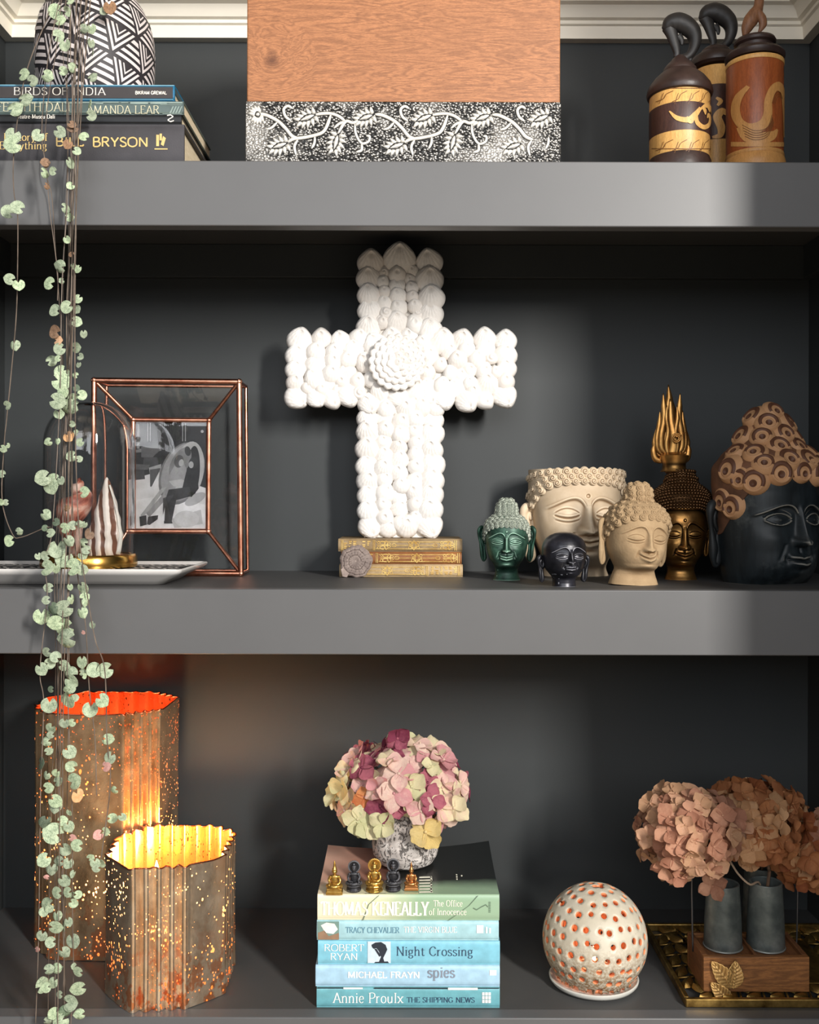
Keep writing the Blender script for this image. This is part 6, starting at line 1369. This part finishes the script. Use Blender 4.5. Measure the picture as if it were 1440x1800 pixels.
# ---- five tiny seated figures on the book
n = N('gilt_miniature'); pt = n.point(.42, .56); f = n.noise(200, 3)
M_gf = n.set(n.mix(pt, C(92, 58, 20), n.ramp(f, [(.3, C(206, 152, 66)), (.7, C(246, 206, 116))])), .3, .85); M_bf = patina('black_miniature', C(26, 26, 30), C(46, 46, 52), C(96, 96, 100), .3, .5, ns=90)
n = N('copper_gilt_miniature'); pt = n.point(.42, .56); M_cf = n.set(n.mix(pt, C(88, 46, 22), C(226, 158, 96)), .32, .85)
def figurine(label, px, pyb, pyt, mat, halo, hat, base, flip=1):
    s = (pyb - 880) / (HZ - ZTB); y = F / s - D0 + .008; s = sc(y); H = (pyb - pyt) / s * .985
    o = thing('seated_figurine', label, 'figurine', ((px - CX) / s, y, ZTB + .0006), 0, 'miniature seated figures'); m_ = MB(); u = H / 6.0
    if base == 'lotus': m_.lathe([(1.35 * u, 0), (1.45 * u, .25 * u), (1.15 * u, .55 * u), (1.4 * u, .95 * u), (1.3 * u, 1.15 * u)], 24, fr=lambda q, z: 1 + .07 * abs(math.sin(q * 5)))
    elif base == 'round': m_.lathe([(1.25 * u, 0), (1.35 * u, .3 * u), (1.2 * u, .8 * u), (1.3 * u, 1.1 * u)], 24, fr=lambda q, z: 1 + .03 * abs(math.sin(q * 8)))
    else: m_.box(-1.5 * u, 1.5 * u, -1.0 * u, .9 * u, 0, .5 * u); m_.box(-1.35 * u, 1.35 * u, -.9 * u, .8 * u, .45 * u, 1.1 * u)
    zb = 1.1 * u
    m_.ell((0, -.25 * u, zb + .25 * u), (1.35 * u, .85 * u, .38 * u), 18, 10)
    for sg in (-1, 1):
        m_.tube(crom([(sg * .5 * u, .1 * u, zb + .35 * u), (sg * 1.25 * u, -.35 * u, zb + .35 * u), (sg * .2 * u, -.95 * u, zb + .32 * u), (-sg * .55 * u, -.85 * u, zb + .38 * u)], 5), [.42 * u, .42 * u, .40 * u, .38 * u, .36 * u, .34 * u] + [.3 * u] * 10, 8)
        m_.tube(crom([(sg * .68 * u, 0, zb + 2.0 * u), (sg * 1.0 * u, -.05 * u, zb + 1.35 * u), (sg * .85 * u, -.45 * u, zb + .8 * u), (sg * (.15 if sg * flip > 0 else 1.0) * u, -.85 * u, zb + .55 * u)], 5), list(np.linspace(.30, .18, 16) * u), 8)
        m_.ell((sg * .44 * u, .02 * u, zb + 2.85 * u), (.07 * u, .12 * u, .26 * u), 8, 6)
    m_.ell((0, .08 * u, zb + 1.2 * u), (.68 * u, .48 * u, 1.1 * u), 16, 12); m_.ell((0, .05 * u, zb + 1.85 * u), (.80 * u, .42 * u, .42 * u), 14, 10)
    m_.tube([(0, .05 * u, zb + 2.1 * u), (0, 0, zb + 2.6 * u)], .24 * u, 10)
    m_.ell((0, 0, zb + 2.85 * u), (.44 * u, .46 * u, .55 * u), 16, 12); m_.ell((0, -.45 * u, zb + 2.82 * u), (.07 * u, .09 * u, .13 * u), 8, 6)
    for sg in (-1, 1): m_.ell((sg * .17 * u, -.40 * u, zb + 2.92 * u), (.10 * u, .06 * u, .06 * u), 8, 6)
    m_.ell((0, -.40 * u, zb + 2.62 * u), (.14 * u, .07 * u, .05 * u), 8, 6)
    top = H
    if hat == 'spire': m_.lathe([(.42 * u, zb + 3.05 * u), (.46 * u, zb + 3.2 * u), (.34 * u, zb + 3.5 * u), (.26 * u, zb + 3.75 * u), (.20 * u, zb + 4.2 * u), (.03 * u, top)], 14)
    else: m_.ell((0, .04 * u, zb + 3.1 * u), (.46 * u, .46 * u, .42 * u), 14, 10); m_.ell((0, .04 * u, zb + 3.55 * u), (.22 * u, .22 * u, .25 * u), 10, 8)
    f = ob('body', m_, mat, o, world=False, ang=180)
    rm = f.modifiers.new('r', 'REMESH'); rm.mode = 'VOXEL'; rm.voxel_size = .00034; rm.use_smooth_shade = True; sm = f.modifiers.new('s', 'SMOOTH'); sm.factor = .5; sm.iterations = 2
    if halo:
        hb = MB(); R_ = 1.12 * u; zc_ = zb + 3.05 * u; V = []
        for j, (k, yv_) in enumerate(((.02, .32), (.6, .30), (.78, .30), (.86, .24), (1.0, .30))):
            for i in range(48): a = 2 * PI * i / 48; kk = k * (1 + (.05 * math.cos(a * 24) if k > .9 else 0)); V.append((R_ * kk * math.cos(a), yv_ * u, zc_ + R_ * kk * math.sin(a)))
        V += [(v[0], .48 * u, v[2]) for v in V[-48:]]; hb.grid(V, 48, 6, wrap=True); hb.f.append(tuple(range(47 + 48 * 5, 48 * 5 - 1, -1))); hb.m.append(0)
        ob('halo', hb, mat, o, world=False, fixn=True, ang=60)
    return o
figurine('tiny gilt seated figure with a pointed headdress, first from the left on the book', 590, 1576, 1517, M_gf, False, 'spire', 'slab')
figurine('tiny black seated figure beside the haloed gold one, left of it on the book', 624, 1571, 1512, M_bf, True, '', 'round', -1)
figurine('tiny gold seated figure with a big round halo, middle of the row of five', 660, 1571, 1508, M_gf, True, '', 'lotus')
figurine('tiny black seated figure in front of the pitted vase, between gold and coppery ones', 693, 1570, 1508, M_bf, True, '', 'round')
figurine('tiny coppery seated figure with a spire headdress, last of the row at the right', 725, 1569, 1519, M_cf, False, 'spire', 'slab', -1)

# ---- pierced ceramic ball lantern on a saucer
yl = .088; ls_ = sc(yl); lx = W(1045, 0, yl).x; LR = .0608; LZ = HZ - .5125
sau = thing('ceramic_saucer', 'small white ceramic saucer under the pierced ball lantern', 'saucer', (W(1046, 0, .083).x, .083, ZB))
M_sau = simple('pale_speckled_glaze', C(206, 204, 196), .3, var=.05, vs=60, coat=.3)
ob('saucer_body', MB().lathe([(.03, 0), (.042, .0006), (.0490, .003), (.0515, .0062), (.0518, .0082), (.0503, .0092), (.0485, .0078), (.044, .0052), (.03, .0045), (.001, .0045)], 64, cap1=False), M_sau, sau, world=False)
ball = thing('ball_lantern', 'egg-shaped speckled cream ceramic ball lantern pierced all over with round holes', 'lantern', (lx, yl, ZB + .0048))
import bmesh
bm = bmesh.new(); bmesh.ops.create_icosphere(bm, subdivisions=6, radius=1.0)
hr = random.Random(9); HD = []
for j, el in enumerate(np.radians([-41, -27, -13, 1, 15, 29, 43, 57, 71, 84])):
    k = max(1, int(round(27 * math.cos(el)))) if j < 9 else 4
    for i in range(k):
        a = 2 * PI * (i + .5 * (j % 2)) / k + hr.uniform(-.05, .05); e = el + hr.uniform(-.035, .035); HD.append((Vector((math.cos(e) * math.cos(a), math.cos(e) * math.sin(a), math.sin(e))), hr.uniform(.047, .062)))
from mathutils.kdtree import KDTree
kd = KDTree(len(HD)); [kd.insert(h[0], i) for i, h in enumerate(HD)]; kd.balance()
kill = [v for v in bm.verts if (lambda q: (v.co - q[0]).length < HD[q[1]][1])(kd.find(v.co)) or v.co.z < -.74]
bmesh.ops.delete(bm, geom=kill, context='VERTS')
for v in bm.verts:
    if v.is_boundary:
        h = kd.find(v.co); hd = HD[h[1]]
        if v.co.z < -.66: v.co.z = -.725; continue
        d = v.co - hd[0] * v.co.dot(hd[0]); v.co = (hd[0] * math.sqrt(1 - hd[1] ** 2) + d.normalized() * hd[1])
for v in bm.verts: v.co = Vector((v.co.x * LR, v.co.y * LR, (v.co.z * (1.0 if v.co.z < 0 else 1.04)) * LR))
zm_ = min(v.co.z for v in bm.verts)
for v in bm.verts: v.co.z -= zm_
me = bpy.data.meshes.new('pierced_shell'); bm.to_mesh(me); bm.free(); me.shade_smooth()
n = N('speckled_cream_stoneware'); z = n.sep(n.co())['Z']; f = n.noise(60, 5, .7); sp = n.vor(420); rt = n.noise(330, 3, .7)
c = n.ramp(n.noise(16, 4), [(.3, C(186, 176, 156)), (.7, C(212, 205, 188))])
dirt = n.math('MULTIPLY', n.rng(z, .062, .012), n.rng(rt, .40, .58)); c = n.mix(dirt, c, C(138, 104, 66)); c = n.mix(n.math('MULTIPLY', n.math('LESS_THAN', sp, .13), n.rng(f, .5, .6)), c, C(120, 90, 60))
M_st = n.set(c, .42, 0, n.bump(rt, .15, .0008), .45); me.materials.append(M_st); M_in = simple('terracotta_inside', C(214, 134, 88), .7); me.materials.append(M_in)
o = ob('pierced_shell', me, None, ball); o.location = (0, 0, 0); md = o.modifiers.new('s', 'SOLIDIFY'); md.thickness = .0042; md.offset = -1; md.material_offset = 1; md.material_offset_rim = 1
ball.rotation_euler = (.0, .04, 0)
tl2 = thing('tealight', 'small tealight glowing inside the pierced ceramic ball lantern', 'candle', (lx, yl, ZB + .0052))
ob('wax', MB().lathe([(.018, 0), (.0185, .001), (.0185, .014), (.0165, .015), (.001, .0145)], 24, cap1=False), M_wax, tl2, world=False); ob('flame', MB().lathe([(.0005, .015), (.003, .020), (.0028, .026), (.0003, .036)], 12), emis('small_flame', (1., .5, .2, 1), 25), tl2, world=False, ang=180)
l = bpy.data.lights.new('tealight_light', 'POINT'); l.energy = .035; l.color = (1., .66, .42); l.shadow_soft_size = .006; lo = bpy.data.objects.new('tealight_light', l); COL.objects.link(lo); lo.location = (lx, yl, ZB + .048)

# ---- pierced gold tray
ty0, ty1, tx0, tx1 = .0245, .232, .3105, .546; tz = ZB + .0085
gt_ = thing('pierced_tray', 'antique gold rectangular tray with a pierced leaf border under the wooden box', 'tray', ((tx0 + tx1) / 2, (ty0 + ty1) / 2, ZB))
n = N('antique_gold'); f = n.noise(40, 5, .65); M_ag = n.set(n.ramp(f, [(.32, C(96, 70, 30)), (.68, C(206, 168, 96))]), .36, .9, n.bump(n.noise(200, 3), .2, .0008))
rw = .0055
for a, b_, c_, d_ in ((tx0, tx1, ty0, ty0 + rw), (tx0, tx1, ty1 - rw, ty1), (tx0, tx0 + rw, ty0 + rw, ty1 - rw), (tx1 - rw, tx1, ty0 + rw, ty1 - rw)): ob('outer_rail', MB().box(a, b_, c_, d_, ZB, tz + .0012), M_ag, gt_, bevel=.0012)
bw = .042
for a, b_, c_, d_ in ((tx0 + bw, tx1 - bw, ty0 + bw, ty0 + bw + .003), (tx0 + bw, tx1 - bw, ty1 - bw - .003, ty1 - bw), (tx0 + bw, tx0 + bw + .003, ty0 + bw, ty1 - bw), (tx1 - bw - .003, tx1 - bw, ty0 + bw, ty1 - bw)): ob('inner_rail', MB().box(a, b_, c_, d_, ZB + .002, tz), M_ag, gt_, bevel=.0006)
ob('centre_plate', MB().box(tx0 + bw, tx1 - bw, ty0 + bw, ty1 - bw, ZB + .004, tz - .0015), M_ag, gt_, smooth=False)
m_ = MB(); nu = 13; top_, bot_ = [], []
for i in range(nu): t_ = i / (nu - 1); h_ = .30 * math.sin(PI * t_) ** .8; top_.append((t_ - .5, h_)); bot_.append((t_ - .5, -h_))
ol = top_ + bot_[-2:0:-1]
V = [(x, y_, .0) for x, y_ in ol] + [(x * .9, y_ * .6, .22) for x, y_ in ol] + [(x * .85, 0, .27) for x, y_ in ol]; m_.grid(V, len(ol), 3, wrap=True)
LEAFT = mesh('leaf_piece', m_, M_ag, ang=50)
def tl_leaf(x, y_, a, L): inst('leaf_piece', LEAFT, gt_, Matrix.Translation(Vector((x, y_, tz - .0045)) - gt_.location) @ Matrix.Rotation(a, 4, 'Z') @ Matrix.Diagonal((L, L, L * .85, 1)))
def runs(p0, p1, inw, k):
    p0, p1, inw = Vector(p0), Vector(p1), Vector(inw); d = (p1 - p0).normalized(); L = (p1 - p0).length; base = math.atan2(d.y, d.x); st = MB()
    for i in range(k):
        c = p0 + d * L * (i + .5) / k; q = L / k
        for o_, da, ln in ((.0115, .55, .025), (.0285, -.55, .025)):
            p = c + inw * o_ + d * q * .1; tl_leaf(p.x, p.y, base + da * (1 if d.cross(inw) > 0 else -1), ln)
        a_ = c + d * q * .5; st.tube([(*(a_ + inw * .003), tz - .003), (*(a_ + inw * .040 + d * q * .25), tz - .003)], .0013, 6)
    ob('border_bars', st, M_ag, gt_, ang=180)
runs((tx0 + .012, ty0 + .004), (tx1 - .012, ty0 + .004), (0, 1), 8); runs((tx0 + .004, ty0 + .03), (tx0 + .004, ty1 - .03), (1, 0), 5)
runs((tx1 - .004, ty0 + .03), (tx1 - .004, ty1 - .03), (-1, 0), 5); runs((tx0 + .012, ty1 - .004), (tx1 - .012, ty1 - .004), (0, -1), 8)

# ---- wooden box with two compartments, gold leaves and a wire handle
bz0, bz1 = tz + .0015, HZ - .5135; bx0, bx1, by0, by1 = .3350, .4545, .041, .109; t_ = .0062
box = thing('wooden_box', 'brown two-compartment wooden box with golden leaves on its front, on the gold tray', 'box', ((bx0 + bx1) / 2, (by0 + by1) / 2, bz0))
M_bx = wood('walnut_box', C(168, 112, 64), C(74, 44, 26), 'x', 1.7, .5, 9, contrast=.8); M_by = wood('walnut_box_side', C(140, 92, 56), C(80, 50, 32), 'y', 3.0, .5, 7)
for nm, a, b_, c_, d_, m_ in (('front_panel', bx0, bx1, by0, by0 + t_, M_bx), ('back_panel', bx0, bx1, by1 - t_, by1, M_bx), ('side_panel', bx0, bx0 + t_, by0 + t_, by1 - t_, M_by), ('side_panel', bx1 - t_, bx1, by0 + t_, by1 - t_, M_by), ('divider', .3945, .3975, by0 + t_, by1 - t_, M_by)):
    ob(nm, MB().box(a, b_, c_, d_, bz0, bz1), m_, box, bevel=.0006)
ob('floor_panel', MB().box(bx0 + t_, bx1 - t_, by0 + t_, by1 - t_, bz0, bz1 - .0045), M_by, box, smooth=False)
hx0, hx1, hy = bx0 - .0006, bx1 + .0006, .082; hz = HZ - .414
P = crom([Vector(q) for q in ((hx0, hy, bz1 - .012), (hx0 - .001, hy, bz1 + .03), (hx0 - .001, hy, hz - .022), (hx0 + .004, hy, hz - .004), (hx0 + .016, hy, hz), ((hx0 + hx1) / 2, hy, hz), (hx1 - .016, hy, hz), (hx1 - .004, hy, hz - .004), (hx1 + .001, hy, hz - .022), (hx1 + .001, hy, bz1 + .03), (hx1, hy, bz1 - .012))], 6)
ob('wire_handle', MB().tube(P, .0011, 7), simple('dull_wire', C(96, 96, 98), .4, .8), box, ang=180)
ob('handle_grip', MB().tube([((bx0 + bx1) / 2 - .03, hy, hz), ((bx0 + bx1) / 2 + .03, hy, hz)], .0042, 12), M_by, box)
n = N('gold_painted_leaf'); pt = n.point(.44, .56); M_gl = n.set(n.mix(pt, C(122, 82, 40), C(232, 188, 118)), .4, .55)
def gleaf(p0, p1, wpx):
    a = W(*p0, by0); b_ = W(*p1, by0); d = b_ - a; L = d.length; d.normalize(); side = Vector((d.z, 0, -d.x)); V = []; nu, nv = 17, 30; w = wpx / sc(by0)
    for j in range(nv):
        t = j / (nv - 1); hw = w * (math.sin(PI * t ** .8) ** .75 if 0 < t < 1 else 0) * (1 + .05 * math.sin(t * 44)) + .0002
        for i in range(nu):
            u = -1 + 2 * i / (nu - 1); ve = .0008 * math.cos((t * 8 - abs(u) * 1.6) * 2 * PI) * (1 - abs(u) ** 3) + .0012 * math.exp(-(u / .1) ** 2) + .0035 * math.sin(PI * t) * (.4 + .6 * abs(u))
            p = a + d * L * t + side * u * hw; V.append((p.x, by0 - .0022 - ve, p.z))
    ob('gold_leaf', MB().grid(V, nu, nv), M_gl, box, ang=180, solid=.0008, fixn=True)
gleaf((1291, 1732), (1252, 1687), 15); gleaf((1290, 1734), (1294, 1686), 15); gleaf((1286, 1758), (1251, 1724), 13)

# ---- zinc bottles and the brown hydrangeas
n = N('galvanised_zinc'); f = n.noise(28, 5, .6); g = n.vor(60)
c = n.ramp(f, [(.30, C(80, 86, 84)), (.5, C(116, 122, 118)), (.72, C(166, 168, 160))]); c = n.mix(n.rng(g, .2, .6, 0, .25), c, C(64, 74, 76))
M_zn = n.set(c, .5, .55, n.bump(f, .2, .001)); M_zr = simple('worn_zinc_edge', C(176, 178, 172), .45, .6)
def bottle(label, x, y, z, rb, rt_, H):
    o = thing('zinc_bottle', label, 'bottle', (x, y, z), 0, 'zinc bottles')
    ob('bottle_body', MB().lathe([(rb * .96, 0), (rb, .0025), (rb * .995, .01), (rb * .97, H * .4), (rt_ * 1.06, H * .72), (rt_, H * .95), (rt_ * .99, H), (rt_ * .86, H), (rt_ * .85, H * .9), (rb * .88, .006), (.001, .005)], 48, cap1=False), M_zn, o, world=False, ang=35)
    ob('base_rim', MB().tube([(rb * math.cos(a), rb * math.sin(a), .0016) for a in np.linspace(0, 2 * PI, 41)], .0011, 6, cap=False), M_zr, o, world=False, ang=180)
    ob('top_rim', MB().tube([(rt_ * .93 * math.cos(a), rt_ * .93 * math.sin(a), H) for a in np.linspace(0, 2 * PI, 41)], rt_ * .075, 6, cap=False), M_zn, o, world=False, ang=180)
zfl = bz1 - .0044
b1x, b2x = W(1273, 0, .078).x, W(1348, 0, .078).x
bottle('grey zinc bottle in the compartment nearest the ball lantern', b1x, .078, zfl, .0216, .0186, .073)
bottle('grey zinc bottle in the compartment farther from the ball lantern', b2x, .078, zfl, .0216, .0186, .075)
b3x = W(1338, 0, .150).x
bottle('taller grey zinc bottle standing in shadow on the tray behind the wooden box', b3x, .150, tz + .0002, .0216, .0186, .104)
def palA(u, w, r): return r.choice(('tan', 'tan', 'tan2', 'tan2', 'tan'))
def palB(u, w, r): return r.choice(('brn', 'brn', 'rus', 'bpale', 'brn')) if u > -.4 else r.choice(('brn', 'bpale', 'tan2'))
def palC(u, w, r): return r.choice(('brn', 'bpale', 'brn', 'rus', 'tan'))
hydrangea('dusty pink dried hydrangea head leaning left out of the first zinc bottle', 1213, 1462, .066, 84, 76, .052, 112, 24, palA, [Vector((b1x + .004, .078, zfl + .012)), Vector((b1x - .003, .078, zfl + .07)), W(1243, 1520, .072)], 31, -.6, .16,
          extra=((1255, 1556, -.005, 'tan', 1.1), (1190, 1535, -.03, 'tan', 1.0), (1140, 1470, -.02, 'tan2', .9), (1260, 1520, -.04, 'tan2', 1.1)))
hydrangea('orange-brown dried hydrangea head above the second zinc bottle', 1330, 1440, .098, 84, 66, .056, 118, 24, palB, [Vector((b2x - .006, .078, zfl + .012)), Vector((b2x + .004, .080, zfl + .078)), W(1352, 1520, .090)], 32, -.7, .14)
hydrangea('light brown dried hydrangea head cut off by the frame edge, from the rear zinc bottle', 1428, 1490, .105, 66, 62, .048, 90, 24, palC, [Vector((b3x, .150, tz + .012)), Vector((b3x + .004, .150, tz + .106)), W(1398, 1540, .13)], 33, -.7, .14)
P = crom([W(1285, 1512, .07), W(1300, 1535, .062), W(1320, 1553, .058), Vector((b2x - .008, .074, zfl + .074)), Vector((b2x - .002, .078, zfl + .03))], 5); tw = tag(ob('bare_twig', MB().tube(P, .0012, 6), simple('pale_twig', C(176, 152, 128), .7), None), 'thin bare pale twig leaning out of the second zinc bottle', 'twig')
